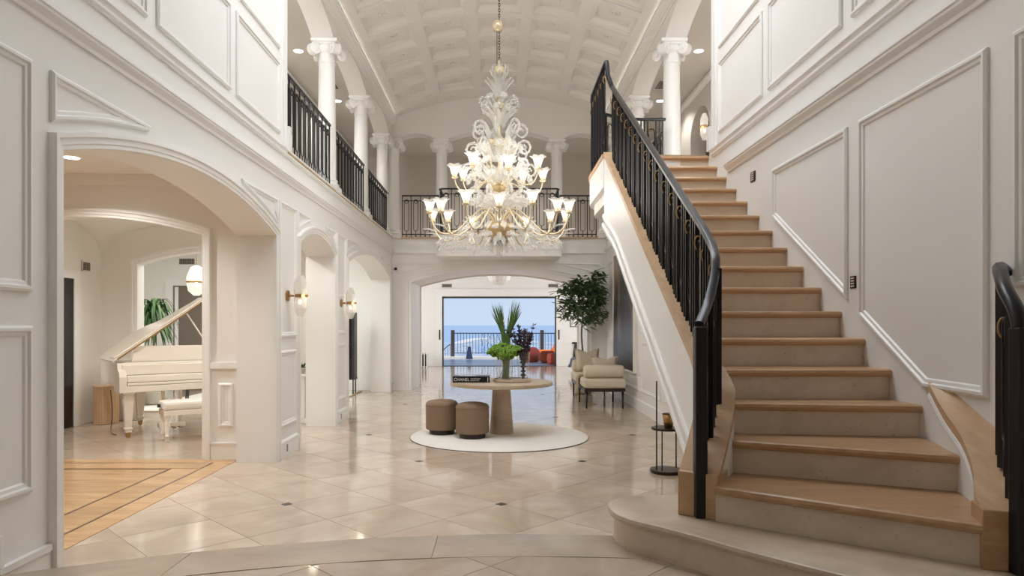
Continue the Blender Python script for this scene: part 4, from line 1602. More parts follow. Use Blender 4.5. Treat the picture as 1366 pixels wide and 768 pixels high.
# terrace seats
def puff(name, label, c, r_, h, m, cat='pouf'):
    t = thing(name, label, cat, (c[0], c[1], -0.02), 0)
    MB().lathe([(r_ * 0.8, 0), (r_ * 0.97, h * 0.12), (r_, h * 0.35), (r_, h * 0.7), (r_ * 0.9, h * 0.93), (r_ * 0.7, h)], 20).build('cushion', m, t, True, world=False)
    MB().lathe([(r_ * 0.7, 0), (r_ * 0.7, 0.02)], 16).build('base', 'darkwood', t, world=False)
    return t
puff('pouf', 'rust round pouf beside the orange outdoor sofa', (at(709, 480, 27.5)[0], 27.5), 0.28, 0.3, 'rust')
b_ = thing('ball_cushion', 'coral ball shaped seat behind the rust pouf', 'cushion', (at(711, 470, 28.4)[0], 28.4, -0.02))
MB().sphere((0, 0, 0.29), 0.29, 18, 12).build('ball', 'coral', b_, True, world=False)
def seat(name, label, c, w_, d_, h, hb, m, cat='armchair'):
    t = thing(name, label, cat, (c[0], c[1], -0.02))
    MB().box(-w_ / 2, w_ / 2, -d_ / 2, d_ / 2, 0.0, h).build('seat', m, t, bevel=0.06, world=False)
    MB().box(-w_ / 2, w_ / 2, d_ / 2 - 0.22, d_ / 2, h - 0.05, hb).build('backrest', m, t, bevel=0.07, world=False)
    MB().box(-w_ / 2 + 0.02, -w_ / 2 + 0.2, -d_ / 2 + 0.02, d_ / 2 - 0.1, h - 0.05, h + 0.12).build('armrest', m, t, bevel=0.05, world=False)
    return t
seat('outdoor_sofa', 'bright orange outdoor sofa on the terrace by the railing', (at(728, 470, 29.3)[0] + 0.2, 29.3), 1.4, 0.8, 0.34, 0.42, 'orange', 'sofa')
t = thing('armchair', 'rust armchair with its back turned to the living room', 'armchair', (at(730, 480, 27.0)[0], 27.0, -0.02))
MB().box(-0.26, 0.26, -0.3, 0.3, 0, 0.3).build('seat', 'rust', t, bevel=0.08, world=False)
MB().box(-0.27, 0.27, -0.34, -0.16, 0.02, 0.48).build('backrest', 'rust', t, bevel=0.08, world=False)
t = thing('armchair', 'coral and rust barrel chair nearest the sliding door', 'armchair', (at(740, 480, 25.8)[0], 25.8, -0.02))
MB().lathe([(0.2, 0), (0.24, 0.04), (0.25, 0.2), (0.24, 0.38), (0.16, 0.43)], 20).build('seat', 'rust', t, True, world=False)
MB().lathe([(0.2, 0.0), (0.23, 0.1), (0.235, 0.3), (0.2, 0.41)], 20, (-0.06, 0.02, 0.0)).build('backrest', 'coral', t, True, world=False)
t = thing('outdoor_pillow', 'peaked orange pillow standing on the orange sofa', 'pillow', (at(741, 470, 29.2)[0], 29.2, 0.325))
MB().prism([(-0.2, 0), (0.2, 0), (0.12, 0.38), (0.02, 0.41)], -0.07, 0.07, lambda a, b, c: (a, c, b)).build('body', 'orange', t, bevel=0.05, world=False)
MB().tube([(-0.2, 0, 0.02), (0.02, -0.0, 0.42), (0.2, 0, 0.02)], 0.012, 5).build('piping', 'coral', t, True, world=False)
# sea, headland and beach far below
sea = struct(MB().box(-60000, 60000, 300, 100000, -101, -100).build('sea', 'sea'))
def ground(px, py, z=-99.0):
    d = 911 * (EYE - z) / (py - 433)
    return ((px - 666) * d / 911, d)
lp_ = [ground(*q) for q in ((540, 457), (590, 457), (603, 456.5), (612, 454.5), (622, 452), (634, 450.6), (648, 450), (662, 450.4), (690, 452), (730, 455), (780, 456), (800, 480), (520, 480))]
hl = struct(MB().prism(lp_, -101, -99).build('headland', 'land'))
bp_ = [ground(*q) for q in ((601, 457.5), (612, 455), (622, 452.5), (634, 451), (650, 450.4), (650, 452), (636, 453.2), (628, 455), (618, 457.5), (610, 458.2))]
MB().prism(bp_, -99, -98).build('beach', 'beach', hl)
wp_ = [ground(*q) for q in ((634, 461), (645, 458), (662, 459), (668, 468), (648, 474), (634, 470))]
MB().prism(wp_, -99, -98.5).build('lagoon', 'sea', hl)

# ------------------------------------------------------------------ chandelier
CX, CY = 0.0, 9.1
ch = thing('chandelier', 'large clear and gold blown glass chandelier with two tiers of lit flower cups', 'chandelier', (CX, CY, 2.36))
def L3(x, y, z):
    return (CX + x, CY + y, z)
MB().tube([L3(0, 0, 2.8), L3(0, 0, 5.0)], 0.018, 8).build('stem', 'gold', ch, True)
MB().lathe([(0.02, 2.58), (0.10, 2.60), (0.17, 2.67), (0.195, 2.75), (0.19, 2.82), (0.12, 2.83), (0.05, 2.80)], 24, (CX, CY, 0)).build('lower_bowl', 'gold_bowl', ch, True)
MB().lathe([(0.02, 3.18), (0.08, 3.2), (0.12, 3.26), (0.13, 3.3), (0.10, 3.33), (0.04, 3.33)], 20, (CX, CY, 0)).build('upper_bowl', 'gold_bowl', ch, True)
MB().lathe([(0.02, 3.86), (0.08, 3.88), (0.1, 3.93), (0.06, 3.97), (0.02, 3.98)], 18, (CX, CY, 0)).build('collar', 'gold', ch, True)
MB().lathe([(0.015, 4.36), (0.06, 4.38), (0.07, 4.42), (0.03, 4.45)], 18, (CX, CY, 0)).build('collar', 'gold', ch, True)
MB().lathe([(0.0, 2.36), (0.035, 2.38), (0.035, 2.42), (0.012, 2.45), (0.02, 2.47), (0.07, 2.53), (0.075, 2.57), (0.04, 2.62)], 16, (CX, CY, 0)).build('finial', 'crystal', ch, True)
MB().lathe([(0.02, 4.82), (0.06, 4.8), (0.08, 4.84), (0.07, 4.9), (0.03, 4.93)], 18, (CX, CY, 0)).build('crown_cup', 'gold', ch, True)
for k in range(8):
    a = 2 * PI * k / 8
    MB().tube([L3(r_ * math.cos(a), r_ * math.sin(a), z) for r_, z in ((0.02, 4.72), (0.08, 4.78), (0.12, 4.86), (0.11, 4.92), (0.08, 4.92))], 0.012, 5).build('crown_leaf', 'crystal', ch, True)
def spl3(pts, n=5):
    V_ = [Vector(p) for p in pts]
    r_ = []
    for i in range(len(V_) - 1):
        a, b, c, d = V_[max(i - 1, 0)], V_[i], V_[i + 1], V_[min(i + 2, len(V_) - 1)]
        for k in range(n):
            t = k / n
            r_.append(0.5 * ((2 * b) + (c - a) * t + (2 * a - 5 * b + 4 * c - d) * t * t + (3 * b - a - 3 * c + d) * t ** 3))
    r_.append(V_[-1])
    return r_
def inst(name, me, parent, loc, rot=(0, 0, 0), sc=1.0):
    o = bpy.data.objects.new(name, me)
    COL.objects.link(o)
    o.parent = parent
    o.location = loc
    o.rotation_euler = rot
    o.scale = (sc, sc, sc)
    return o
def cup_mesh(n=20):
    mb = MB()
    prof = [(0.022, 0.0), (0.034, 0.015), (0.045, 0.05), (0.055, 0.09), (0.07, 0.125), (0.098, 0.15), (0.104, 0.15)]
    vs = []
    for q, (r_, z) in enumerate(prof):
        for k in range(n):
            a = 2 * PI * k / n
            w_ = 1 + (0.07 * math.cos(6 * a) if q >= 5 else 0)
            vs.append((r_ * w_ * math.cos(a), r_ * w_ * math.sin(a), z + (0.01 * math.cos(6 * a) if q >= 5 else 0)))
    fs = [(i * n + k, i * n + (k + 1) % n, (i + 1) * n + (k + 1) % n, (i + 1) * n + k) for i in range(len(prof) - 1) for k in range(n)]
    me = mb.add(vs, fs).mesh('cup_shade')
    me.materials.append(M['shade'])
    me.shade_smooth()
    return me
cup_me = cup_mesh()
can = MB().lathe([(0.0, 0.0), (0.016, 0.002), (0.016, 0.06), (0.0, 0.062)], 10, caps=False).mesh('candle')
can.materials.append(M['amber']); can.shade_smooth()
blb = MB().sphere((0, 0, 0.09), 0.024, 10, 8, (1, 1, 1.35)).mesh('bulb')
blb.materials.append(M['bulb']); blb.shade_smooth()
bob = MB().lathe([(0.0, -0.03), (0.03, -0.025), (0.05, -0.005), (0.03, 0.005), (0.0, 0.006)], 14, caps=False).mesh('bobeche')
bob.materials.append(M['gold']); bob.shade_smooth()
def arm(prof, a, r_=0.011):
    pts = spl3([L3(q[0] * math.cos(a), q[0] * math.sin(a), q[1]) for q in prof], 5)
    o = MB().tube(pts, r_, 6).build('arm', 'gold', ch, True)
    e = prof[-1]
    p = Vector(L3(e[0] * math.cos(a), e[0] * math.sin(a), e[1]))
    for nm, me in (('cup_shade', cup_me), ('candle', can), ('bulb', blb), ('bobeche', bob)):
        inst(nm, me, o, p)
    return p
lowp = [(0.06, 2.78), (0.12, 2.93), (0.24, 2.96), (0.40, 2.83), (0.58, 2.66), (0.75, 2.62), (0.88, 2.72), (0.93, 2.9)]
NL = 14
for k in range(NL):
    a = 2 * PI * (k + 0.5) / NL
    lp2 = [(r_, z + (0.05 if k % 2 else 0)) for r_, z in lowp]
    arm(lp2, a)
upp = [(0.05, 3.28), (0.10, 3.36), (0.2, 3.36), (0.36, 3.26), (0.5, 3.24), (0.58, 3.33), (0.60, 3.43)]
NU = 8
for k in range(NU):
    a = 2 * PI * (k + 0.25) / NU
    arm([(r_, z + (0.06 if k % 2 else 0)) for r_, z in upp], a, 0.009)
# light from the bulbs
for k in range(6):
    a = 2 * PI * k / 6
    add_light('chandelier_light', 'POINT', L3(0.78 * math.cos(a), 0.78 * math.sin(a), 3.16), 4, (1, 0.965, 0.92), radius=0.25)
for k in range(4):
    a = 2 * PI * (k + 0.5) / 4
    add_light('chandelier_light', 'POINT', L3(0.5 * math.cos(a), 0.5 * math.sin(a), 3.68), 4, (1, 0.965, 0.92), radius=0.25)
# crystal scrolls and leaves
def scroll_mesh(size, thick, turns=1.35, spikes=True):
    pts = []
    n = 22
    for k in range(n):
        t = k / (n - 1)
        a = PI * 0.15 + t * turns * 2 * PI
        r_ = size * (1 - 0.78 * t)
        pts.append((size * 0.9 - r_ * math.cos(a), 0, size * 1.0 + r_ * math.sin(a)))
    pts = [(0, 0, -size * 1.1), (-0.02 * size, 0, 0)] + pts
    mb = MB().tube(pts, [thick * (1 - 0.55 * i / len(pts)) for i in range(len(pts))], 5)
    if spikes:
        for k in range(3, len(pts) - 3, 2):
            p = Vector(pts[k])
            c_ = Vector((size * 0.9, 0, size))
            d = (p - c_).normalized()
            mb.tube([p, p + d * size * 0.22], [thick * 0.8, thick * 0.3], 4)
    me = mb.mesh('scroll')
    me.materials.append(M['crystal'])
    me.shade_smooth()
    return me
sc_me = scroll_mesh(0.085, 0.016)
def leaf_cr(L_=0.26, W=0.05):
    mb = MB()
    n = 6
    vs, fs = [], []
    for i in range(n + 1):
        t = i / n
        wd = W * math.sin(PI * (0.12 + 0.86 * t)) * (1.0 if i % 2 else 0.8)
        z = L_ * t
        x = 0.10 * t * t * (L_ / 0.26)
        vs += [(x - 0.004, -wd, z), (x + 0.012, 0, z), (x - 0.004, wd, z), (x - 0.012, 0, z)]
    for i in range(n):
        for k in range(4):
            j = (k + 1) % 4
            fs.append((4 * i + k, 4 * i + j, 4 * i + 4 + j, 4 * i + 4 + k))
    me = mb.add(vs, fs).mesh('leaf')
    me.materials.append(M['crystal'])
    return me
lf_me = leaf_cr()
lf2 = leaf_cr(0.17, 0.035)
fl_mb = MB()
for k in range(6):
    a = 2 * PI * k / 6
    fl_mb.sphere((0.035 * math.cos(a), 0.035 * math.sin(a), 0), 0.026, 6, 5, (1, 1, 0.6))
fl_mb.sphere((0, 0, 0.012), 0.018, 6, 5)
fl_me = fl_mb.mesh('flower')
fl_me.materials.append(M['crystal']); fl_me.shade_smooth()
O = Vector((0, 0, 0))
def ringof(me, name, n, r_, z, tilt, sc, ph=0.0, parent=ch):
    for k in range(n):
        a = 2 * PI * (k + ph) / n
        inst(name, me, parent, (r_ * math.cos(a), r_ * math.sin(a), z - 2.36), (0, tilt, a), sc)
# children were given local places, relative to the chandelier's base
ringof(lf_me, 'leaf', 10, 0.05, 4.50, R(10), 1.0)
ringof(lf2, 'leaf', 8, 0.03, 4.66, R(5), 1.0, 0.5)
ringof(sc_me, 'scroll', 8, 0.12, 4.42, R(38), 0.75, 0.3)
ringof(fl_me, 'flower', 8, 0.25, 4.46, R(60), 1.0, 0.3)
ringof(fl_me, 'flower', 8, 0.20, 4.34, R(70), 0.9, 0.8)
ringof(lf_me, 'leaf', 10, 0.06, 4.12, R(18), 1.1, 0.2)
ringof(sc_me, 'scroll', 7, 0.16, 4.00, R(25), 1.25, 0.1)
ringof(sc_me, 'scroll', 7, 0.22, 3.76, R(32), 1.2, 0.6)
ringof(lf_me, 'leaf', 10, 0.08, 3.66, R(22), 1.2, 0.5)
ringof(fl_me, 'flower', 10, 0.30, 3.84, R(60), 1.1, 0.5)
ringof(sc_me, 'scroll', 8, 0.28, 3.50, R(35), 1.15, 0.1)
ringof(fl_me, 'flower', 12, 0.33, 3.62, R(60), 1.15)
ringof(lf_me, 'leaf', 14, 0.10, 3.36, R(40), 1.2)
ringof(fl_me, 'flower', 12, 0.42, 3.42, R(60), 1.1, 0.5)
ringof(sc_me, 'scroll', 8, 0.22, 3.2, R(50), 1.1, 0.5)
ringof(lf_me, 'leaf', 14, 0.12, 3.02, R(52), 1.25)
ringof(fl_me, 'flower', 12, 0.34, 3.12, R(70), 1.2, 0.2)
ringof(lf_me, 'leaf', 12, 0.12, 2.66, R(122), 0.75, 0.5)
ringof(fl_me, 'flower', 10, 0.10, 2.58, R(120), 1.0, 0.2)
ringof(fl_me, 'flower', NL, 0.5, 2.72, R(20), 1.1, 0.3)
ringof(fl_me, 'flower', NL, 0.8, 2.58, R(20), 0.9, 0.0)
ringof(lf2, 'leaf', 10, 0.08, 2.62, R(150), 1.0)
ringof(lf2, 'leaf', 16, 0.42, 2.80, R(110), 1.1, 0.3)
ringof(lf2, 'leaf', NL, 0.72, 2.62, R(115), 1.0, 0.5)
ringof(fl_me, 'flower', NL, 0.62, 2.62, R(160), 1.0, 0.0)
ringof(lf2, 'leaf', NL, 0.86, 2.70, R(60), 0.9, 0.5)
for k in range(5):
    a = 2 * PI * (k + 0.2) / 5
    pts = spl3([(0.08 * math.cos(a), 0.08 * math.sin(a), 0.9), (0.16 * math.cos(a), 0.16 * math.sin(a), 1.2), (0.2 * math.cos(a), 0.2 * math.sin(a), 1.5)], 4)
    o = MB().tube(pts, 0.009, 5).build('tall_stalk', 'gold', ch, True, world=False)
    MB().lathe([(0.0, 0), (0.05, 0.0), (0.085, 0.03), (0.06, 0.04), (0.0, 0.045)], 12, (0.2 * math.cos(a), 0.2 * math.sin(a), 1.5), caps=False).build('gold_flower', 'gold', o, True, world=False)
    inst('spire', lf_me, o, (0.2 * math.cos(a), 0.2 * math.sin(a), 1.52), (0, 0, a), 0.9)
# chain
lk = MB().tube([(0.012 * math.cos(2 * PI * q / 10), 0, 0.024 * math.sin(2 * PI * q / 10) * (1.0)) for q in range(10)], 0.004, 4, closed=True).mesh('chain_link')
lk.materials.append(M['bronze']); lk.shade_smooth()
z = 4.95
k = 0
while z < 6.5:
    inst('chain_link', lk, ch, (0.0, 0, z - 2.36), (0, 0, (k % 2) * PI / 2), 1.0)
    z += 0.036
    k += 1
MB().lathe([(0.012, 5.38), (0.06, 5.40), (0.08, 5.46), (0.06, 5.52), (0.012, 5.54)], 18, (CX - 0.02, CY, 0)).build('canopy_ball', 'gold', ch, True)
MB().tube([L3(-0.03, 0, 4.95), L3(-0.03, 0, 5.4)], 0.005, 5).build('cable', 'bronze', ch)

# ------------------------------------------------------------------ centre table group
rug = thing('round_rug', 'round ivory rug under the stone pedestal table', 'rug', (0.0, 9.07, 0))
MB().lathe([(1.17, 0.0), (1.175, 0.006), (1.165, 0.014), (0, 0.015)], 72, caps=False).build('pile', 'rug', rug, 'auto', world=False)
MB().lathe([(1.172, 0.0), (1.182, 0.003), (1.178, 0.008), (1.16, 0.008)], 72, caps=False).build('binding', 'darkwood', rug, world=False)
tb = thing('pedestal_table', 'round travertine table on a tapered stone pedestal', 'table', (0.03, 9.25, 0.015))
MB().lathe([(0.162, 0), (0.162, 0.004), (0.118, 0.65), (0.0, 0.65)], 40).build('pedestal', 'trav', tb, 'auto', world=False)
MB().lathe([(0.0, 0.645), (0.655, 0.645), (0.69, 0.652), (0.695, 0.675), (0.69, 0.695), (0.67, 0.70), (0, 0.70)], 72, caps=False).build('table_top', 'trav', tb, 'auto', world=False)
TZ = 0.715
def ottoman(label, x, y):
    t = thing('ottoman', label, 'ottoman', (x, y, 0.015), 0, 'taupe ottomans by the table')
    MB().lathe([(0.165, 0), (0.17, 0.005), (0.17, 0.06), (0.165, 0.062)], 36).build('plinth', 'darkwood', t, 'auto', world=False)
    MB().lathe([(0.19, 0.06), (0.212, 0.065), (0.217, 0.08), (0.217, 0.39), (0.212, 0.415), (0.19, 0.435), (0.13, 0.452), (0.06, 0.46), (0, 0.462)], 40, caps=False).build('cushion', 'taupe', t, True, world=False)
    MB().lathe([(0.214, 0.385), (0.2215, 0.39), (0.2215, 0.396), (0.214, 0.4)], 40, caps=False).build('piping', 'taupe', t, True, world=False)
    return t
ottoman('taupe drum ottoman on dark plinth, the one farther from the pedestal', -0.775, 9.22)
ottoman('taupe drum ottoman on dark plinth, the one touching the pedestal side', -0.35, 8.90)

def text_mesh(body, size, name, m, parent, loc, depth=0.001, sx_=1.0):
    cu = bpy.data.curves.new(name, 'FONT')
    cu.body = body
    cu.size = size
    cu.extrude = depth
    o = bpy.data.objects.new(name + '_tmp', cu)
    COL.objects.link(o)
    bpy.context.view_layer.update()
    me = bpy.data.meshes.new_from_object(o.evaluated_get(bpy.context.evaluated_depsgraph_get()))
    bpy.data.objects.remove(o)
    me.name = name
    me.materials.clear()
    me.materials.append(M[m])
    q = bpy.data.objects.new(name, me)
    COL.objects.link(q)
    q.parent = parent
    q.location = loc
    q.rotation_euler = (R(90), 0, 0)
    q.scale = (sx_, 1, 1)
    return q
bk = thing('book', 'thick black coffee table book lettered CHANEL on the spine', 'book', (-0.37, 9.02, TZ))
MB().box(-0.245, 0.245, 0.0, 0.26, 0.0, 0.006).build('cover', 'bookteal', bk, world=False)
MB().box(-0.245, 0.245, 0.0, 0.26, 0.078, 0.084).build('cover', 'bookteal', bk, world=False)
MB().box(-0.245, 0.245, 0.0, 0.006, 0.006, 0.078).build('spine', 'black', bk, world=False)
MB().box(-0.24, 0.24, 0.008, 0.25, 0.006, 0.078).build('pages', 'paper', bk, world=False)
MB().box(-0.16, 0.06, 0.09, 0.17, 0.084, 0.0846).build('cover_label', 'print', bk, world=False)
MB().box(0.214, 0.221, -0.0008, 0.001, 0.008, 0.07).build('spine_mark', 'print', bk, world=False)
text_mesh('CHANEL', 0.058, 'title', 'print', bk, (-0.232, -0.001, 0.022), sx_=0.93)
text_mesh('THE IMPOSSIBLE', 0.022, 'subtitle', 'print', bk, (-0.012, -0.001, 0.045), sx_=0.85)
text_mesh('COLLECTION', 0.022, 'subtitle', 'print', bk, (-0.012, -0.001, 0.022), sx_=0.85)
ty = thing('tray', 'low round stone tray carrying the glass vases', 'tray', (0.175, 9.2, TZ))
MB().lathe([(0.0, 0.0), (0.24, 0.0), (0.252, 0.006), (0.255, 0.028), (0.25, 0.04), (0.24, 0.042), (0.232, 0.03), (0, 0.028)], 56, caps=False).build('body', 'trav', ty, 'auto', world=False)
MB().lathe([(0.2, 0.0285), (0.22, 0.0292)], 40, caps=False).build('inlay_ring', 'trav', ty, world=False)
VZ0 = TZ + 0.0305
def vase(name, label, x, y, prof):
    t = thing(name, label, 'vase', (x, y, VZ0))
    inner = [(max(0.0, r_ - 0.005), z + (0.01 if i == 0 else 0)) for i, (r_, z) in enumerate(prof)]
    MB().lathe([(0, 0)] + prof, 28, caps=False).build('body', 'glass', t, True, world=False)
    MB().lathe([(0.0, 0.012), (prof[0][0] * 0.9, 0.013)], 20, caps=False).build('base', 'glass', t, world=False)
    return t
v1 = (at(673, 480, 9.15)[0], 9.15)
vase('glass_vase', 'wide clear glass vase holding lime green blooms', v1[0], v1[1], [(0.085, 0.0), (0.112, 0.08), (0.118, 0.16), (0.105, 0.24), (0.1, 0.31)])
v2 = (at(698, 480, 9.2)[0], 9.2)
vase('glass_vase', 'tall narrow clear glass vase holding plum foliage', v2[0], v2[1], [(0.055, 0.0), (0.072, 0.12), (0.085, 0.25), (0.088, 0.37)])
v3 = (at(675, 480, 9.36)[0], 9.36)
vase('glass_vase', 'slim tall glass vase of long green blades behind the blooms', v3[0], v3[1], [(0.06, 0.0), (0.062, 0.25), (0.062, 0.5)])
# lime blooms
bl = thing('flower_bunch', 'round lime green flower heads spilling over the wide vase', 'flowers', (v1[0], v1[1], VZ0 + 0.012))
flo = MB()
for k in range(95):
    u_ = random.uniform(-0.35, 1)
    a = random.uniform(0, 2 * PI)
    rr = math.sqrt(1 - u_ * u_)
    flo.sphere((0.066 * rr * math.cos(a), 0.066 * rr * math.sin(a), 0.056 * u_), random.uniform(0.011, 0.017), 5, 4)
flo_me = flo.mesh('bloom')
flo_me.materials.append(M['bloom']); flo_me.shade_smooth()
for (dx, dy, dz) in ((-0.15, 0, 0.335), (-0.09, -0.06, 0.355), (-0.03, 0.0, 0.40), (0.03, -0.07, 0.355), (0.09, 0.0, 0.375), (0.16, -0.02, 0.36), (-0.12, 0.07, 0.37), (-0.03, -0.08, 0.33), (0.1, -0.08, 0.33), (0.02, 0.08, 0.37)):
    o = inst('bloom', flo_me, bl, (dx, dy, dz), (random.random(), random.random(), random.random() * 6), 1.2)
for k in range(16):
    a = random.uniform(0, 2 * PI)
    r0 = random.uniform(0.02, 0.075)
    a2 = a + PI + random.uniform(-0.8, 0.8)
    MB().tube([(r0 * math.cos(a), r0 * math.sin(a), 0.005), (0.0, 0.0, 0.17), (0.07 * math.cos(a2), 0.07 * math.sin(a2), 0.33)], 0.005, 5).build('stem', 'stem', bl, True, world=False)
# plum foliage
pf = thing('foliage_bunch', 'dark plum leaved branches rising from narrow vase', 'foliage', (v2[0], v2[1], VZ0 + 0.012))
for k in range(20):
    a = 2 * PI * k / 20 + random.uniform(-.2, .2)
    sp_ = random.uniform(0.06, 0.25)
    H = random.uniform(0.54, 0.72)
    mb = MB()
    pts = [(0.02 * math.cos(a + 2), 0.02 * math.sin(a + 2), 0.0), (0.03 * math.cos(a), 0.03 * math.sin(a), 0.25), (0.06 * math.cos(a), 0.06 * math.sin(a), 0.37), (sp_ * math.cos(a), sp_ * 0.7 * math.sin(a), H)]
    pts = spl3(pts, 5)
    mb.tube(pts, 0.004, 4)
    for q in range(190):
        i = random.randint(1, len(pts) - 1)
        p = pts[i]
        d = Vector((random.uniform(-1, 1), random.uniform(-1, 1), random.uniform(0, 1.2))).normalized()
        s_ = d.orthogonal().normalized() * 0.0065
        l_ = random.uniform(0.03, 0.06) * (0.6 if p.z < 0.33 else 1.0)
        mb.add([p, p + d * l_ * 0.5 + s_, p + d * l_, p + d * l_ * 0.5 - s_], [(0, 1, 2, 3)])
    mb.build('branch', 'plum', pf, world=False, fix=False)
# long blades
lb = thing('blade_bunch', 'tall fan of slender green blades from slim vase', 'foliage', (v3[0], v3[1], VZ0 + 0.012))
for k in range(84):
    side = -1 if k % 2 else 1
    sp_ = side * random.uniform(0.05, 0.22)
    H = random.uniform(0.92, 1.1) - abs(sp_) * 0.25
    yy = random.uniform(-0.05, 0.05)
    b0 = random.uniform(-0.03, 0.03)
    W = random.uniform(0.006, 0.011)
    pts = spl3([(b0, yy * 0.4, 0.0), (b0 * 1.2 + sp_ * 0.1, yy * 0.5, 0.4), (sp_ * 0.36, yy, 0.64), (sp_, yy * 1.4, H)], 4)
    vs, fs = [], []
    for i, p in enumerate(pts):
        t = i / (len(pts) - 1)
        w_ = W * (1 - t ** 3) + 0.0006
        vs += [p + Vector((w_, 0, 0)), p + Vector((0, -0.003, 0)), p - Vector((w_, 0, 0)), p + Vector((0, 0.003, 0))]
    for i in range(len(pts) - 1):
        for q in range(4):
            j = (q + 1) % 4
            fs.append((4 * i + q, 4 * i + j, 4 * i + 4 + j, 4 * i + 4 + q))
    MB().add(vs, fs).build('blade', 'blade', lb, world=False)
for k in range(14):
    side = -1 if k % 2 else 1
    p = (side * random.uniform(0.02, 0.07), random.uniform(-.04, .02), random.uniform(0.6, 0.8))
    MB().sphere(p, 0.012, 6, 5, (0.7, 0.7, 1.6)).build('bud', 'print', lb, True, world=False)

# ------------------------------------------------------------------ daybed by the right wall
db = thing('daybed', 'ivory daybed on dark legs with a bolster at each end', 'daybed', (1.86, 13.1, 0))
x0, x1, y0, y1 = -0.36, 0.36, -1.1, 1.1
MB().box(x0, x1, y0, y1, 0.30, 0.355).build('frame', 'darkwood', db, bevel=0.006, world=False)
for sx_ in (-0.32, 0.32):
    for sy_ in (-1.05, 0.0, 1.05):
        MB().lathe([(0.014, 0), (0.022, 0.3)], 10, (sx_, sy_, 0)).build('leg', 'darkwood', db, True, world=False)
MB().box(x0 - 0.01, x1 + 0.01, y0 - 0.01, y1 + 0.01, 0.355, 0.53).build('seat_cushion', 'ivory', db, bevel=0.045, world=False)
def bolster(y):
    mb = MB()
    prof = [(0.0, -0.36), (0.07, -0.36), (0.105, -0.345), (0.118, -0.32), (0.118, 0.32), (0.105, 0.345), (0.07, 0.36), (0, 0.36)]
    n = 24
    vs = [(z, y + r_ * math.cos(2 * PI * k / n), 0.645 + r_ * math.sin(2 * PI * k / n)) for r_, z in prof for k in range(n)]
    fs = [(i * n + k, i * n + (k + 1) % n, (i + 1) * n + (k + 1) % n, (i + 1) * n + k) for i in range(len(prof) - 1) for k in range(n)]
    mb.add(vs, fs).build('bolster', 'ivory', db, True, world=False)
bolster(-0.93)
bolster(0.95)
def pillow(name, label, loc, w_, h, t_, rz, tilt, m='pillow'):
    t = thing(name, label, 'pillow', loc, rz)
    mb = MB()
    n = 12
    vs, fs = [], []
    for side in (1, -1):
        for i in range(n + 1):
            for j in range(n + 1):
                u_, v_ = i / n * 2 - 1, j / n * 2 - 1
                pin = 1 - 0.10 * (u_ * u_ * v_ * v_ < 0.9) * (1 - abs(u_ * v_)) * max(abs(u_), abs(v_)) ** 4
                th = t_ / 2 * max(0, (1 - u_ ** 4)) ** 0.5 * max(0, (1 - v_ ** 4)) ** 0.5
                dent = 0.12 * h * math.exp(-(u_ * 1.6) ** 2) * max(0, v_) ** 2
                x_, z_ = u_ * w_ / 2 * pin, v_ * h / 2 * pin + h / 2 - dent
                y_ = side * th
                vs.append((x_, y_ * math.cos(tilt) + z_ * math.sin(tilt), z_ * math.cos(tilt) - y_ * math.sin(tilt)))
    N1 = (n + 1) * (n + 1)
    for s in range(2):
        for i in range(n):
            for j in range(n):
                a = s * N1 + i * (n + 1) + j
                fs.append((a, a + 1, a + n + 2, a + n + 1))
    me = mb.add(vs, fs).mesh('cover')
    bm_ = bmesh.new(); bm_.from_mesh(me)
    bmesh.ops.remove_doubles(bm_, verts=bm_.verts, dist=1e-4)
    bmesh.ops.recalc_face_normals(bm_, faces=bm_.faces)
    bm_.to_mesh(me); bm_.free()
    link('cover', me, m, t, True, world=False)
    # seam around the edge
    pts = []
    for k in range(40):
        a = 2 * PI * k / 40
        u_, v_ = math.cos(a), math.sin(a)
        mx_ = max(abs(u_), abs(v_))
        u_, v_ = u_ / mx_, v_ / mx_
        pin = 1 - 0.10 * (1 - abs(u_ * v_))
        dent = 0.12 * h * math.exp(-(u_ * 1.6) ** 2) * max(0, v_) ** 2
        z_ = v_ * h / 2 * pin + h / 2 - dent
        pts.append((u_ * w_ / 2 * pin, z_ * math.sin(tilt), z_ * math.cos(tilt)))
    MB().tube(pts, 0.006, 5, closed=True).build('seam', m, t, True, world=False)
    return t
pillow('throw_pillow', 'large square beige pillow leaning at back of the daybed', (1.78, 13.72, 0.535), 0.5, 0.48, 0.16, R(5), R(12))
pillow('throw_pillow', 'smaller dented beige pillow in front on the daybed', (1.97, 12.75, 0.535), 0.50, 0.36, 0.15, R(-4), R(8))
t = thing('throw_blanket', 'tan throw blanket draped over the side of the daybed', 'blanket', (1.48, 12.75, 0.53))
mb = MB()
prof = [(0.22, 0.012), (0.04, 0.014), (-0.012, 0.0), (-0.022, -0.05), (-0.025, -0.2), (-0.03, -0.38)]
vs, fs = [], []
for i in range(13):
    yy = -0.16 + 0.32 * i / 12
    wv_ = 0.008 * math.sin(i * 2.1)
    for x_, z_ in prof:
        vs.append((x_ - (abs(wv_) if z_ < 0 else 0), yy, z_))
n = len(prof)
for i in range(12):
    for k in range(n - 1):
        fs.append((i * n + k, i * n + k + 1, (i + 1) * n + k + 1, (i + 1) * n + k))
o = mb.add(vs, fs).build('cloth', 'throw', t, True, world=False)
sm = o.modifiers.new('s', 'SOLIDIFY'); sm.thickness = 0.008
fmb = MB()
for i in range(20):
    yy = -0.155 + 0.31 * i / 19
    fmb.tube([(-0.034, yy, -0.37), (-0.036, yy, -0.43)], 0.004, 4)
fmb.build('fringe', 'throw', t, world=False)

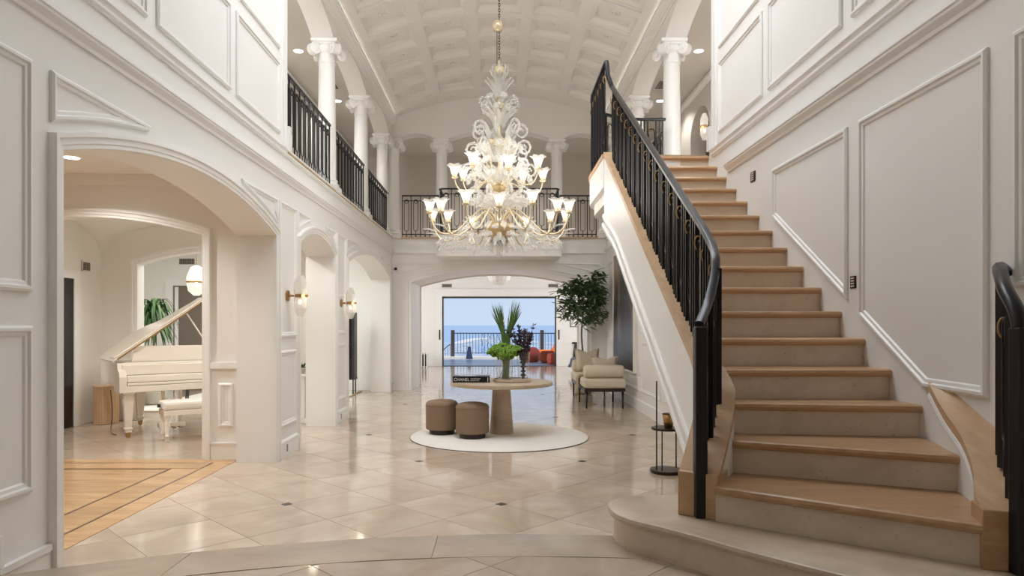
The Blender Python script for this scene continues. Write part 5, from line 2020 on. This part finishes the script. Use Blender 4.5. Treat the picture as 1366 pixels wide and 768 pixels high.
# painting on the right wall
pt = thing('painting', 'tall dark abstract canvas in a pale thin frame on white panelled wall', 'painting', (X - 0.03, 13.04, 0.655))
pw, ph_ = 2.10, 2.23
MB().box(-0.03, 0.028, -pw / 2, pw / 2, 0, ph_).build('canvas', 'canvas', pt, world=False)
mb = MB()
for a, b, c, d in ((-pw / 2 - 0.03, -pw / 2, -0.03, ph_ + 0.03), (pw / 2, pw / 2 + 0.03, -0.03, ph_ + 0.03), (-pw / 2, pw / 2, -0.03, 0), (-pw / 2, pw / 2, ph_, ph_ + 0.03)):
    MB().box(-0.045, 0.028, a, b, c, d).build('frame_side', 'cream', pt, world=False)

# potted tree
TX, TY = at(777, 440, 14.75)[0], 14.75
tree = thing('potted_tree', 'indoor tree with dark glossy leaves in the corner behind the daybed', 'tree', (TX, TY, 0))
MB().lathe([(0.16, 0), (0.2, 0.02), (0.235, 0.2), (0.24, 0.38), (0.225, 0.4), (0.21, 0.38), (0.2, 0.34)], 28).build('pot', 'pot', tree, 'auto', world=False)
MB().lathe([(0.0, 0.345), (0.21, 0.345)], 20, caps=False).build('soil', 'soil', tree, world=False)
tk = [(0.0, 0, 0.34), (0.01, 0, 0.8), (-0.02, 0.0, 1.3), (0.02, 0.0, 1.85), (0.0, 0, 2.38)]
MB().tube(spl3(tk, 5), [0.026 - 0.0008 * i for i in range(21)], 8).build('trunk', 'bark', tree, True, world=False)
lmb = MB()
n = 5
vs, fs = [], []
for i in range(n + 1):
    t = i / n
    w_ = 0.026 * math.sin(PI * min(1, 0.06 + t * 0.94)) + 0.001
    z = -0.035 * t * t
    vs += [(0.16 * t, -w_, z + 0.007), (0.16 * t, 0, z), (0.16 * t, w_, z + 0.007)]
for i in range(n):
    fs += [(3 * i, 3 * i + 1, 3 * i + 4, 3 * i + 3), (3 * i + 1, 3 * i + 2, 3 * i + 5, 3 * i + 4)]
leaf_me = lmb.add(vs, fs).mesh('leaf')
leaf_me.materials.append(M['leaf'])
leaf_me.shade_smooth()
rest = MB()
br = []
for k in range(30):
    a = 2.399 * k
    h0 = 1.46 + 0.78 * (k / 29)
    L_ = random.uniform(0.38, 0.66) * (1.0 if k < 22 else 0.75)
    up = random.uniform(0.05, 0.55) + 0.3 * (k / 29)
    p0 = Vector((0, 0, h0))
    d = Vector((math.cos(a) + 0.12, math.sin(a) * 0.85, up))
    p1 = p0 + d * L_
    p1.x = max(-0.56, min(0.56, p1.x))
    p1.y = min(0.46, p1.y)
    pts = spl3([p0, p0 + (p1 - p0) * 0.5 + Vector((0, 0, 0.05)), p1], 4)
    MB().tube(pts, [0.008 - 0.0007 * i for i in range(len(pts))], 5).build('branch', 'bark', tree, True, world=False)
    br.append(pts)
cnt = 0
for k, pts in enumerate(br):
    for q in range(34):
        i = int(random.triangular(0, len(pts) - 1, len(pts) - 1) + 0.5)
        p = pts[i] + Vector((random.uniform(-.11, .11), random.uniform(-.11, .11), random.uniform(-.12, .13)))
        yaw = math.atan2(pts[-1].y, pts[-1].x) + random.uniform(-1.5, 1.5)
        rot = (random.uniform(-.7, .7), random.uniform(-0.7, 0.6), yaw)
        sc = random.uniform(0.9, 1.25)
        if p.x + TX + 0.17 * sc * max(0, math.cos(yaw)) > X - 0.05 or p.y + TY + 0.17 * sc * max(0, math.sin(yaw)) > YB - 0.06:
            continue
        if q < 10 and cnt < 300:
            inst('leaf', leaf_me, tree, p, rot, sc)
            cnt += 1
        else:
            mt = Matrix.LocRotScale(p, __import__('mathutils').Euler(rot), (sc, sc, sc))
            rest.add([mt @ Vector(v) for v in leaf_me_v] if False else [mt @ v.co for v in leaf_me.vertices], [tuple(f.vertices) for f in leaf_me.polygons])
o = rest.build('inner_leaves', 'leaf', tree, True, world=False, fix=False)
o['kind'] = 'stuff'

# ------------------------------------------------------------------ round two-tier stand under the stair
sc_ = thing('side_stand', 'slender black two tier stand under the stair stringer', 'stand', (1.68, 6.85, 0))
MB().lathe([(0, 0.0), (0.16, 0.0), (0.165, 0.01), (0.165, 0.03), (0.16, 0.035), (0, 0.035)], 32, caps=False).build('base', 'bronze', sc_, 'auto', world=False)
MB().lathe([(0, 0.43), (0.15, 0.43), (0.15, 0.45), (0, 0.45)], 32, caps=False).build('shelf', 'bronze', sc_, 'auto', world=False)
MB().tube([(-0.115, -0.06, 0.035), (-0.115, -0.06, 0.92)], 0.007, 6).build('post', 'iron', sc_, world=False)
MB().tube([(-0.07, -0.10, 0.035), (-0.07, -0.10, 0.44)], 0.006, 6).build('post', 'iron', sc_, world=False)
MB().tube([(0.11, 0.06, 0.035), (0.11, 0.06, 0.92)], 0.007, 6).build('post', 'iron', sc_, world=False)
gb = thing('glass_bowl', 'small brown glass bowl on the stand shelf', 'bowl', (1.70, 6.86, 0.452))
MB().lathe([(0.0, 0.0), (0.04, 0.0), (0.05, 0.05), (0.06, 0.13), (0.055, 0.13), (0.045, 0.05), (0, 0.012)], 20, caps=False).build('bowl', 'brass', gb, True, world=False)
MB().lathe([(0.056, 0.128), (0.062, 0.13), (0.062, 0.136), (0.056, 0.136)], 20, caps=False).build('rim', 'bronze', gb, True, world=False)

# ------------------------------------------------------------------ wall sconces
def sconce(label, base, nrm, group='brass and glass wall sconces'):
    ang = math.atan2(nrm[1], nrm[0])
    t = thing('wall_sconce', label, 'sconce', base, ang, group)
    vs = []
    mb = MB()
    def lx(prof, n, nm, m, cx=0):
        q = MB()
        v_ = [(z, r_ * math.cos(2 * PI * k / n), r_ * math.sin(2 * PI * k / n)) for r_, z in prof for k in range(n)]
        f_ = [(i * n + k, i * n + (k + 1) % n, (i + 1) * n + (k + 1) % n, (i + 1) * n + k) for i in range(len(prof) - 1) for k in range(n)]
        q.add(v_, f_).build(nm, m, t, 'auto', world=False)
    lx([(0.0, 0), (0.058, 0.0), (0.06, 0.004), (0.06, 0.022), (0.05, 0.026), (0.0, 0.026)], 24, 'back_plate', 'brass')
    lx([(0.0, 0.02), (0.013, 0.024), (0.013, 0.08), (0.0, 0.082)], 12, 'arm', 'brass')
    lx([(0.0, 0.215), (0.014, 0.217), (0.014, 0.24), (0.0, 0.243)], 12, 'knob', 'brass')
    MB().lathe([(0.0, -0.028), (0.06, -0.022), (0.064, 0.0), (0.06, 0.022), (0.0, 0.028)], 6, (0.15, 0, 0), caps=False).build('waist', 'brass', t, world=False)
    for s, nm in ((1, 'upper_shade'), (-1, 'lower_shade')):
        MB().lathe([(0.066, s * 0.02), (0.074, s * 0.03), (0.074, s * 0.14), (0.035, s * 0.235), (0.0, s * 0.24)], 6, (0.15, 0, 0), caps=False).build(nm, 'sconce_glass', t, world=False)
    MB().sphere((0.15, 0, -0.07), 0.02, 10, 8, (1, 1, 1.4)).build('bulb', 'bulb_dim', t, True, world=False)
    d = bpy.data.lights.new('sconce_light', 'POINT')
    d.energy = 0.8
    d.color = (1, 0.85, 0.66)
    d.shadow_soft_size = 0.05
    lo = bpy.data.objects.new('sconce_light', d)
    COL.objects.link(lo)
    lo.location = Vector(base) + Vector(nrm) * 0.3
    return t
sconce('brass and white glass sconce on pier next to the widest arch', (-X, 7.78, 1.81), (1, 0, 0))
sconce('brass and white glass sconce on pier beside the tower cabinet', (-X, 10.42, 1.81), (1, 0, 0))
sconce('brass and white glass sconce upstairs beside the gallery arch', (3.8, 12.15, 5.0), (-1, 0, 0))

# ------------------------------------------------------------------ downlights, vents, sensors, switches
def downlight(loc, energy, label, r_=0.075, lit=True):
    t = thing('recessed_light', label, 'downlight', loc, 0, 'recessed ceiling lights')
    MB().lathe([(r_ + 0.018, 0.0), (r_ + 0.016, -0.006), (r_, -0.004), (r_ - 0.005, 0.0)], 24, caps=False).build('trim_ring', 'white', t, world=False)
    MB().lathe([(0.0, -0.002), (r_, -0.002)], 20, caps=False).build('lens', 'lens', t, world=False)
    if energy:
        add_light('downlight_beam', 'SPOT', (loc[0], loc[1], loc[2] - 0.02), energy, (1, 0.965, 0.92), spot=140, radius=0.08)
    return t
downlight(at(398, 68, 11.28)[:2] + (6.0,), 70, 'lit recessed light over gallery corridor near the first column')
downlight(at(450, 133, 13.8)[:2] + (6.0,), 60, 'lit recessed light over far gallery corridor above the sconces')
downlight(at(932, 68, 11.28)[:2] + (6.0,), 70, 'lit recessed light over corridor at the head of the stairs')
downlight(at(881, 133, 13.8)[:2] + (6.0,), 60, 'lit recessed light glimpsed behind column by the stairs')
downlight((0.0, 16.9, 6.0), 100, 'recessed light over back gallery behind the balcony')
downlight(at(95, 213, 6.7)[:2] + (3.12,), 120, 'lit recessed light in the vestibule ceiling above the oak floor')
downlight((-3.4, 5.0, 3.12), 90, 'recessed light in vestibule ceiling by the stone threshold')
downlight((-3.3, 9.2, 3.08), 60, 'added recessed light in the vaulted piano room near the small arch')  # unseen spot added to light the piano room
downlight((-5.2, 8.4, 3.06), 80, 'added recessed light in the vaulted piano room above the keys')  # second spot added to brighten the piano room

def vent(name, label, corner, u, v, w_, h, n=9):
    t = thing('air_vent', label, 'vent', corner, 0, 'air vents')
    u, v = Vector(u), Vector(v)
    nrm = u.cross(v).normalized()
    def bar(a0, a1, b0, b1, d0, d1, nm, m):
        vs = []
        for d in (d0, d1):
            for a, b in ((a0, b0), (a1, b0), (a1, b1), (a0, b1)):
                vs.append(u * a + v * b + nrm * d)
        MB().add(vs, [(0, 1, 2, 3), (4, 5, 6, 7), (0, 1, 5, 4), (1, 2, 6, 5), (2, 3, 7, 6), (3, 0, 4, 7)]).build(nm, m, t, world=False)
    bar(0, w_, 0, h, 0.0, 0.004, 'backing', 'bronze')
    for a0, a1, b0, b1 in ((0, w_, 0, 0.015), (0, w_, h - 0.015, h), (0, 0.015, 0, h), (w_ - 0.015, w_, 0, h)):
        bar(a0, a1, b0, b1, 0, 0.012, 'frame_bar', 'trim')
    for k in range(1, n):
        bar(w_ * k / n - 0.006, w_ * k / n + 0.006, 0.01, h - 0.01, 0.004, 0.009, 'slat', 'grille')
    for k in range(1, 4):
        bar(0.01, w_ - 0.01, h * k / 4 - 0.005, h * k / 4 + 0.005, 0.004, 0.0092, 'slat', 'grille')
    return t
c = at(589, 385, 24.38)
vent('air_vent', 'grey lattice vent over living room doors on the bench side', (c[0], 24.4, 2.80), (1, 0, 0), (0, 0, 1), 0.38, 0.15)
c = at(731, 385, 24.38)
vent('air_vent', 'grey lattice vent over living room doors on the tree side', (c[0], 24.4, 2.80), (1, 0, 0), (0, 0, 1), 0.38, 0.15)
vent('air_vent', 'lattice vent high on the piano room wall by black door', (px0 + 0.001, 10.13, 2.28), (0, 1, 0), (0, 0, 1), 0.22, 0.15, 6)
c = at(244, 365, 15.5)
vent('air_vent', 'lattice vent above doorway in the room past the piano', (c[0] - 0.12, 15.549, 2.84), (1, 0, 0), (0, 0, 1), 0.38, 0.16)
vent('air_vent', 'dark ceiling vent in gallery corridor behind first column', (-3.3, 12.6, 5.999), (0, 1, 0), (1, 0, 0), 0.5, 0.25)
vent('air_vent', 'dark ceiling vent in corridor past the stair head', (2.95, 12.6, 5.999), (0, 1, 0), (1, 0, 0), 0.5, 0.25)
# black dome sensors
for x, y, z, lb_, nr in ((at(484, 358, 15.5)[0], 15.55, at(484, 358, 15.5)[2], 'small black spot lamp on white wall inside the far arch', (0, -1, 0)), (at(527, 358, 15.3)[0], 15.4, at(527, 358, 15.3)[2], 'small black round camera on wall beside the back opening', (0, -1, 0))):
    t = thing('camera_dome', lb_, 'camera', (x, y, z))
    MB().tube([(0, 0, 0), (0, -0.03, 0)], 0.035, 14).build('mount', 'black', t, 'auto', world=False)
    MB().sphere((0, -0.045, -0.005), 0.032, 12, 8).build('eye', 'black', t, True, world=False)
def switch(y, z, w_, h, label):
    t = thing('switch_plate', label, 'switch', (X, y, z), 0, 'bronze switch plates on the stair wall')
    MB().box(-0.008, 0, -w_ / 2, w_ / 2, -h / 2, h / 2).build('plate', 'bronze', t, bevel=0.002, world=False)
    for k in range(4):
        zz = h * 0.32 - k * h * 0.21
        MB().box(-0.012, -0.008, -w_ * 0.25, w_ * 0.25, zz - 0.004, zz + 0.004).build('button', 'white', t, world=False)
switch(6.5, 2.89, 0.115, 0.095, 'dark bronze keypad plate high up the stair wall')
switch(4.66, 1.77, 0.072, 0.085, 'dark bronze keypad plate between the two stair wall panels')

# pendant lamp in the living room
pl = thing('pendant_lamp', 'white ribbed bowl pendant hanging in the living room', 'lamp', (0, 20.3, 2.66))
n = 36
prof = [(0.02, 0.0), (0.12, 0.01), (0.22, 0.05), (0.30, 0.13), (0.335, 0.22), (0.345, 0.3), (0.30, 0.32)]
vs = []
for r_, z in prof:
    for k in range(n):
        rr = r_ * (1 + (0.02 if k % 2 else -0.02))
        vs.append((rr * math.cos(2 * PI * k / n), rr * math.sin(2 * PI * k / n), z))
fs = [(i * n + k, i * n + (k + 1) % n, (i + 1) * n + (k + 1) % n, (i + 1) * n + k) for i in range(len(prof) - 1) for k in range(n)]
MB().add(vs, fs).build('shade', 'white', pl, world=False)
MB().tube([(0, 0, 0.3), (0, 0, 0.54)], 0.01, 6).build('rod', 'brass', pl, world=False)

# ------------------------------------------------------------------ living room things
sf = thing('sofa', 'white sofa end in the living room past the tree', 'sofa', (2.25, 20.6, 0))
MB().box(-0.02, 1.6, -0.5, 0.5, 0.08, 0.46).build('seat', 'white_fabric', sf, bevel=0.06, world=False)
MB().box(0.5, 1.6, 0.3, 0.5, 0.3, 0.85).build('backrest', 'white_fabric', sf, bevel=0.06, world=False)
for x_ in (0.06, 1.5):
    for y_ in (-0.42, 0.42):
        MB().box(x_ - 0.02, x_ + 0.02, y_ - 0.02, y_ + 0.02, 0, 0.09).build('leg', 'darkwood', sf, world=False)
t = thing('throw_blanket', 'blue grey throw spread over end of the white sofa', 'blanket', (2.2, 20.6, 0.46))
mb = MB()
prof = [(0.45, 0.012), (0.12, 0.015), (0.02, 0.012), (-0.02, -0.03), (-0.05, -0.16), (-0.10, -0.25)]
vs, fs = [], []
for i in range(9):
    yy = -0.42 + 0.7 * i / 8
    for x_, z_ in prof:
        vs.append((x_ + 0.02 * math.sin(i * 1.9), yy, z_ + 0.012))
for i in range(8):
    for k in range(5):
        fs.append((i * 6 + k, i * 6 + k + 1, (i + 1) * 6 + k + 1, (i + 1) * 6 + k))
o = mb.add(vs, fs).build('cloth', 'bluegrey', t, True, world=False)
sm = o.modifiers.new('s', 'SOLIDIFY'); sm.thickness = 0.012
MB().tube([(-0.12, -0.42, -0.24), (-0.11, 0.28, -0.24)], 0.008, 5).build('hem', 'bluegrey', t, world=False)
pc = at(771, 432, 24.35)
t = thing('picture_frame', 'small black framed picture on living room wall behind the tree', 'picture', (2.75, 24.39, 1.42))
MB().box(-0.2, 0.2, -0.01, 0.0, 0, 0.3).build('picture', 'white', t, world=False)
for a, b, c, d in ((-0.22, -0.2, -0.02, 0.32), (0.2, 0.22, -0.02, 0.32), (-0.2, 0.2, -0.02, 0), (-0.2, 0.2, 0.3, 0.32)):
    MB().box(a, b, -0.02, 0.0, c, d).build('frame_side', 'black', t, world=False)
t = thing('coat_hook', 'dark scarf hanging on hook at living room wall', 'scarf', (2.72, 24.38, 0.2))
MB().prism([(-0.09, 0), (0.1, 0), (0.12, 0.25), (0.06, 0.6), (-0.03, 0.62), (-0.08, 0.3)], -0.05, -0.01, lambda a, b, c: (a, c, b)).build('scarf', 'charcoal', t, bevel=0.02, world=False)
MB().box(-0.12, 0.12, -0.04, 0.01, 0.60, 0.66).build('hook', 'black', t, world=False)
fs_t = thing('folding_frame', 'black slotted white rack standing by living room doors', 'rack', (at(565, 480, 23.6)[0], 23.6, 0))
for k in range(4):
    MB().box(-0.15 + 0.09 * k, -0.12 + 0.09 * k, -0.2, 0.2, 0, 0.52).build('upright', 'white', fs_t, bevel=0.01, world=False)
for k in range(3):
    MB().box(-0.12 + 0.09 * k, -0.06 + 0.09 * k, -0.16, 0.16, 0.06, 0.46).build('slot_panel', 'black', fs_t, world=False)

# ------------------------------------------------------------------ side rooms' things
tw = thing('tower_cabinet', 'tall narrow black glass tower on thin legs inside the far arch', 'cabinet', (-3.19, 14.6, 0.0135))
MB().box(-0.13, 0.06, -0.15, 0.15, 0.33, 1.72).build('body', 'black', tw, bevel=0.01, world=False)
MB().box(0.06, 0.12, -0.15, 0.15, 0.33, 1.73).build('side_panel', 'charcoal', tw, bevel=0.01, world=False)
for z in (0.72, 1.05, 1.4):
    MB().box(-0.132, 0.062, -0.153, -0.14, z, z + 0.012).build('shelf_edge', 'charcoal', tw, world=False)
MB().box(-0.135, 0.125, -0.155, 0.155, 0.30, 0.335).build('base_frame', 'charcoal', tw, world=False)
for x_ in (-0.1, 0.09):
    for y_ in (-0.12, 0.12):
        MB().box(x_ - 0.012, x_ + 0.012, y_ - 0.012, y_ + 0.012, 0, 0.3).build('leg', 'charcoal', tw, world=False)
rg2 = thing('area_rug', 'cream area rug with tan border inside the far arch', 'rug', (-4.75, 13.4, 0))
MB().box(-1.7, 1.7, -1.8, 1.8, 0.0, 0.01).build('border', 'throw', rg2, world=False)
MB().box(-1.64, 1.64, -1.74, 1.74, 0.006, 0.013).build('field', 'rug', rg2, world=False)
cs = thing('console_table', 'slim white pedestal console seen through the narrow arch', 'console', (-3.02, 10.35, 0))
MB().box(-0.16, 0.16, -0.13, 0.13, 0.70, 0.74).build('top', 'trim', cs, bevel=0.006, world=False)
MB().box(-0.1, 0.1, -0.1, 0.1, 0.08, 0.70).build('column', 'trim', cs, bevel=0.01, world=False)
MB().box(-0.16, 0.16, -0.13, 0.13, 0.0, 0.08).build('plinth', 'trim', cs, bevel=0.006, world=False)
pc_ = thing('potted_sprig', 'small dark sprig in a bowl on the white console', 'plant', (-3.0, 10.35, 0.74))
MB().lathe([(0.03, 0), (0.06, 0.03), (0.065, 0.09), (0.055, 0.09)], 16).build('bowl', 'pot', pc_, True, world=False)
mb = MB()
for k in range(26):
    a = random.uniform(0, 2 * PI)
    d = Vector((math.cos(a), math.sin(a), random.uniform(0.2, 1.2))).normalized()
    s_ = d.orthogonal().normalized() * 0.012
    p = Vector((0, 0, 0.08))
    l_ = random.uniform(0.07, 0.14)
    mb.add([p, p + d * l_ * 0.6 + s_, p + d * l_, p + d * l_ * 0.6 - s_], [(0, 1, 2, 3)])
mb.build('sprig', 'leaf', pc_, world=False, fix=False)

# grand piano (own axes: x along the keyboard, y to the tail)
PA = R(40)
pn = thing('grand_piano', 'white lacquered grand piano with raised lid', 'piano', (-4.85, 8.72, 0.001), PA)
Wd = 1.46
def outline(y_front):
    pts = [(0.0, y_front), (0.0, 1.15)]
    pts += [(0.0 + 0.0, 1.25), (0.06, 1.42), (0.22, 1.53), (0.45, 1.55), (0.65, 1.48), (0.78, 1.33), (0.88, 1.12), (1.05, 0.95), (1.25, 0.85), (1.40, 0.72), (Wd, 0.55), (Wd, y_front)]
    return pts
def sm2(pts):
    return [tuple(p) for p in spl([pts[1]] + pts[2:-1], 3)]
ol = [(0.0, 0.16)] + sm2(outline(0.16)) + [(Wd, 0.16)]
MB().prism(ol, 0.68, 0.98).build('rim', 'piano', pn, 'auto', bevel=0.006, world=False)
MB().box(0.0, Wd, 0.0, 0.35, 0.60, 0.685).build('keybed', 'piano', pn, bevel=0.008, world=False)
MB().box(0.09, Wd - 0.09, 0.0, 0.3, 0.69, 0.725).build('key_slip', 'piano', pn, bevel=0.008, world=False)
MB().box(0.09, Wd - 0.09, 0.03, 0.3, 0.727, 0.82).build('fallboard', 'piano', pn, bevel=0.02, world=False)
MB().box(0.05, Wd - 0.05, 0.10, 0.3, 0.824, 0.955).build('front_board', 'piano', pn, bevel=0.006, world=False)
for xa in (0.0, Wd - 0.085):
    MB().prism([(0.0, 0.66), (0.0, 0.80), (0.03, 0.86), (0.12, 0.90), (0.15, 0.98), (0.3, 0.98), (0.3, 0.66)], xa, xa + 0.085, lambda a, b, c: (c, a, b)).build('cheek', 'piano', pn, bevel=0.006, world=False)
for (x_, y_) in ((0.13, 0.16), (Wd - 0.13, 0.16), (0.52, 1.3)):
    lg = MB().lathe([(0.105, 0.60), (0.105, 0.585), (0.075, 0.56), (0.088, 0.5), (0.082, 0.46), (0.052, 0.14), (0.068, 0.135), (0.068, 0.115), (0.05, 0.1), (0.055, 0.075), (0.03, 0.07)], 4, (x_, y_, 0), phase=PI / 4).build('leg', 'piano', pn, bevel=0.004, world=False)
    MB().box(x_ - 0.03, x_ + 0.03, y_ - 0.018, y_ + 0.018, 0.035, 0.075).tube([(x_, y_ - 0.02, 0.028), (x_, y_ + 0.02, 0.028)], 0.026, 12).build('caster', 'brass', lg, world=False)
# lid turned up about the bass side
la = R(36)
def lidp(a, b, c):
    return (a * math.cos(la) - c * math.sin(la), b, 0.99 + a * math.sin(la) + c * math.cos(la))
lo2 = [(-0.012, 0.34)] + [(x_ * 1.01 - 0.006, y_ * 1.01) for x_, y_ in sm2(outline(0.34))] + [(Wd + 0.01, 0.34)]
lid = MB().prism(lo2, 0.0, 0.022, lidp).build('lid', 'piano', pn, 'auto', bevel=0.004, world=False)
MB().prism([(0.03, 0.36), (0.03, 0.62), (Wd - 0.02, 0.62), (Wd - 0.02, 0.36)], 0.024, 0.046, lidp).build('front_flap', 'piano', lid, bevel=0.004, world=False)
MB().prism([(0.05, 0.335), (0.05, 0.345), (Wd, 0.345), (Wd, 0.335)], -0.008, 0.012, lidp).build('gold_edge', 'brass', lid, world=False)
MB().box(0.03, Wd - 0.04, 0.36, 1.0, 0.981, 0.984).build('sound_opening', 'beige', pn, world=False)
q = lidp(1.22, 0.80, 0)
MB().tube([(Wd - 0.06, 0.62, 0.98), (q[0], q[1], q[2])], 0.012, 8).build('prop_stick', 'piano', pn, True, world=False)
MB().prism([(0.22, 0.985), (Wd - 0.2, 0.985), (Wd - 0.24, 1.15), (Wd - 0.3, 1.19), (0.32, 1.19), (0.26, 1.15)], 0.40, 0.418, lambda a, b, c: (a, c + 0.1 * (b - 0.985), b)).build('music_desk', 'piano', pn, bevel=0.004, world=False)
ly = MB().box(0.60, 0.645, 0.42, 0.47, 0.12, 0.68).box(0.82, 0.865, 0.42, 0.47, 0.12, 0.68).box(0.56, 0.90, 0.38, 0.50, 0.06, 0.125).build('pedal_lyre', 'piano', pn, bevel=0.006, world=False)
for x_ in (0.64, 0.73, 0.82):
    MB().box(x_ - 0.018, x_ + 0.018, 0.26, 0.4, 0.055, 0.072).build('pedal', 'brass', ly, world=False)
# bench
bc = thing('piano_bench', 'white tufted leather bench in front of the piano', 'bench', (-4.2, 8.55, 0.001), R(36))
MB().box(0, 0.78, 0, 0.36, 0.33, 0.40).build('apron', 'piano', bc, bevel=0.006, world=False)
cu = MB().box(-0.01, 0.79, -0.01, 0.37, 0.40, 0.505).build('cushion', 'leather', bc, bevel=0.035, world=False)
for i in range(5):
    for j in range(2):
        MB().sphere((0.1 + 0.145 * i, 0.11 + 0.14 * j, 0.505), 0.012, 8, 5, (1, 1, 0.5)).build('tuft_button', 'leather', cu, True, world=False)
for x_, y_ in ((0.045, 0.045), (0.735, 0.045), (0.045, 0.315), (0.735, 0.315)):
    MB().lathe([(0.042, 0.34), (0.042, 0.30), (0.03, 0.28), (0.036, 0.25), (0.024, 0.09), (0.034, 0.075), (0.022, 0.06), (0.026, 0.0)], 8, (x_, y_, 0)).build('leg', 'piano', bc, 'auto', world=False)
MB().tube([(-0.012, 0.18, 0.45), (-0.045, 0.18, 0.45)], 0.024, 12).build('height_knob', 'charcoal', bc, 'auto', world=False)
# fluted side table behind the piano
ft = thing('fluted_pedestal', 'pale fluted oak drum table behind the piano leg', 'side table', (-5.92, 10.28, 0.001))
n = 56
vs = []
for z in (0, 0.55):
    for k in range(n):
        rr = 0.17 - (0.007 if k % 2 else 0)
        vs.append((rr * math.cos(2 * PI * k / n), rr * math.sin(2 * PI * k / n), z))
MB().add(vs, [(k, (k + 1) % n, n + (k + 1) % n, n + k) for k in range(n)] + [tuple(range(n)), tuple(range(n, 2 * n))]).build('fluted_drum', 'reed', ft, world=False)
MB().lathe([(0.0, 0.55), (0.178, 0.55), (0.178, 0.565), (0, 0.565)], 40, caps=False).build('top', 'reed', ft, world=False)
cb = tag(MB().tube(spl3([(-5.55, 9.75, 0.55), (-5.5, 9.7, 0.25), (-5.4, 9.5, 0.05), (-5.25, 9.25, 0.012), (-5.12, 9.12, 0.01)], 6), 0.006, 6).build('power_cord', 'charcoal', None, True), 'thin grey cord dropping from the piano to floor', 'cord')
# plant in the far side room
hp = thing('hanging_foliage_plant', 'lush green plant with drooping leaves beyond the piano lid', 'plant', (at(205, 430, 12.6)[0], 12.6, 0.0135))
MB().lathe([(0.14, 0), (0.2, 0.05), (0.23, 0.5), (0.21, 0.5)], 24).build('pot', 'pot', hp, True, world=False)
MB().tube([(0, 0, 0.45), (0, 0, 1.75)], 0.02, 8).build('stem', 'bark', hp, world=False)
for k in range(150):
    a = random.uniform(0, 2 * PI)
    h0 = random.uniform(1.25, 1.85)
    L_ = random.uniform(0.25, 0.42)
    e = Vector((math.cos(a), math.sin(a), 0))
    p0 = Vector((0, 0, h0)) + e * 0.03
    p1 = p0 + e * L_ * 0.5 + Vector((0, 0, 0.12))
    p2 = p0 + e * L_ + Vector((0, 0, -0.15 - random.random() * 0.15))
    pts = spl3([p0, p1, p2], 3)
    s_ = Vector((-e.y, e.x, 0))
    vs, fs = [], []
    for i, p in enumerate(pts):
        t = i / (len(pts) - 1)
        w_ = 0.022 * math.sin(PI * (0.1 + 0.88 * t))
        vs += [p - s_ * w_, p + Vector((0, 0, -0.006)), p + s_ * w_]
    for i in range(len(pts) - 1):
        fs += [(3 * i, 3 * i + 1, 3 * i + 4, 3 * i + 3), (3 * i + 1, 3 * i + 2, 3 * i + 5, 3 * i + 4)]
    MB().add(vs, fs).build('leaf', 'leaf2', hp, True, world=False, fix=False)
# lantern pendant in the side room
ln_ = thing('pendant_lantern', 'white faceted lantern with brass band past the piano lid', 'lamp', (at(262, 378, 12.2)[0], 12.2, 2.0))
MB().lathe([(0.05, 0.0), (0.14, 0.08), (0.17, 0.22), (0.165, 0.23)], 10, caps=False).build('lower_shade', 'shade', ln_, world=False)
MB().lathe([(0.175, 0.225), (0.18, 0.23), (0.18, 0.25), (0.175, 0.255)], 10, caps=False).build('brass_band', 'brass', ln_, world=False)
MB().lathe([(0.165, 0.25), (0.17, 0.33), (0.1, 0.5), (0.03, 0.54)], 10, caps=False).build('upper_shade', 'shade', ln_, world=False)
MB().tube([(0, 0, 0.53), (0, 0, 1.2)], 0.006, 6).build('cord', 'brass', ln_, world=False)
inst('bulb', blb, ln_, (0, 0, 0.12))
# dining chairs glimpsed under the piano
def dchair(label, x, y, rz):
    t = thing('dining_chair', label, 'chair', (x, y, 0.028), rz, 'dining chairs in the far side room')
    MB().box(-0.22, 0.22, -0.22, 0.22, 0.42, 0.47).build('seat', 'taupe', t, bevel=0.015, world=False)
    MB().box(-0.22, 0.22, 0.18, 0.22, 0.47, 0.85).build('backrest', 'taupe', t, bevel=0.015, world=False)
    for x_ in (-0.2, 0.2):
        for y_ in (-0.2, 0.2):
            MB().tube([(x_, y_, 0.42), (x_ * 1.15, y_ * 1.15, 0)], 0.014, 6).build('leg', 'charcoal', t, world=False)
    return t
dchair('dark legged dining chair in room past the piano, by its plant', -5.25, 12.0, R(20))
dchair('dark legged dining chair in room past the piano, under the lantern', -4.6, 12.1, R(-15))
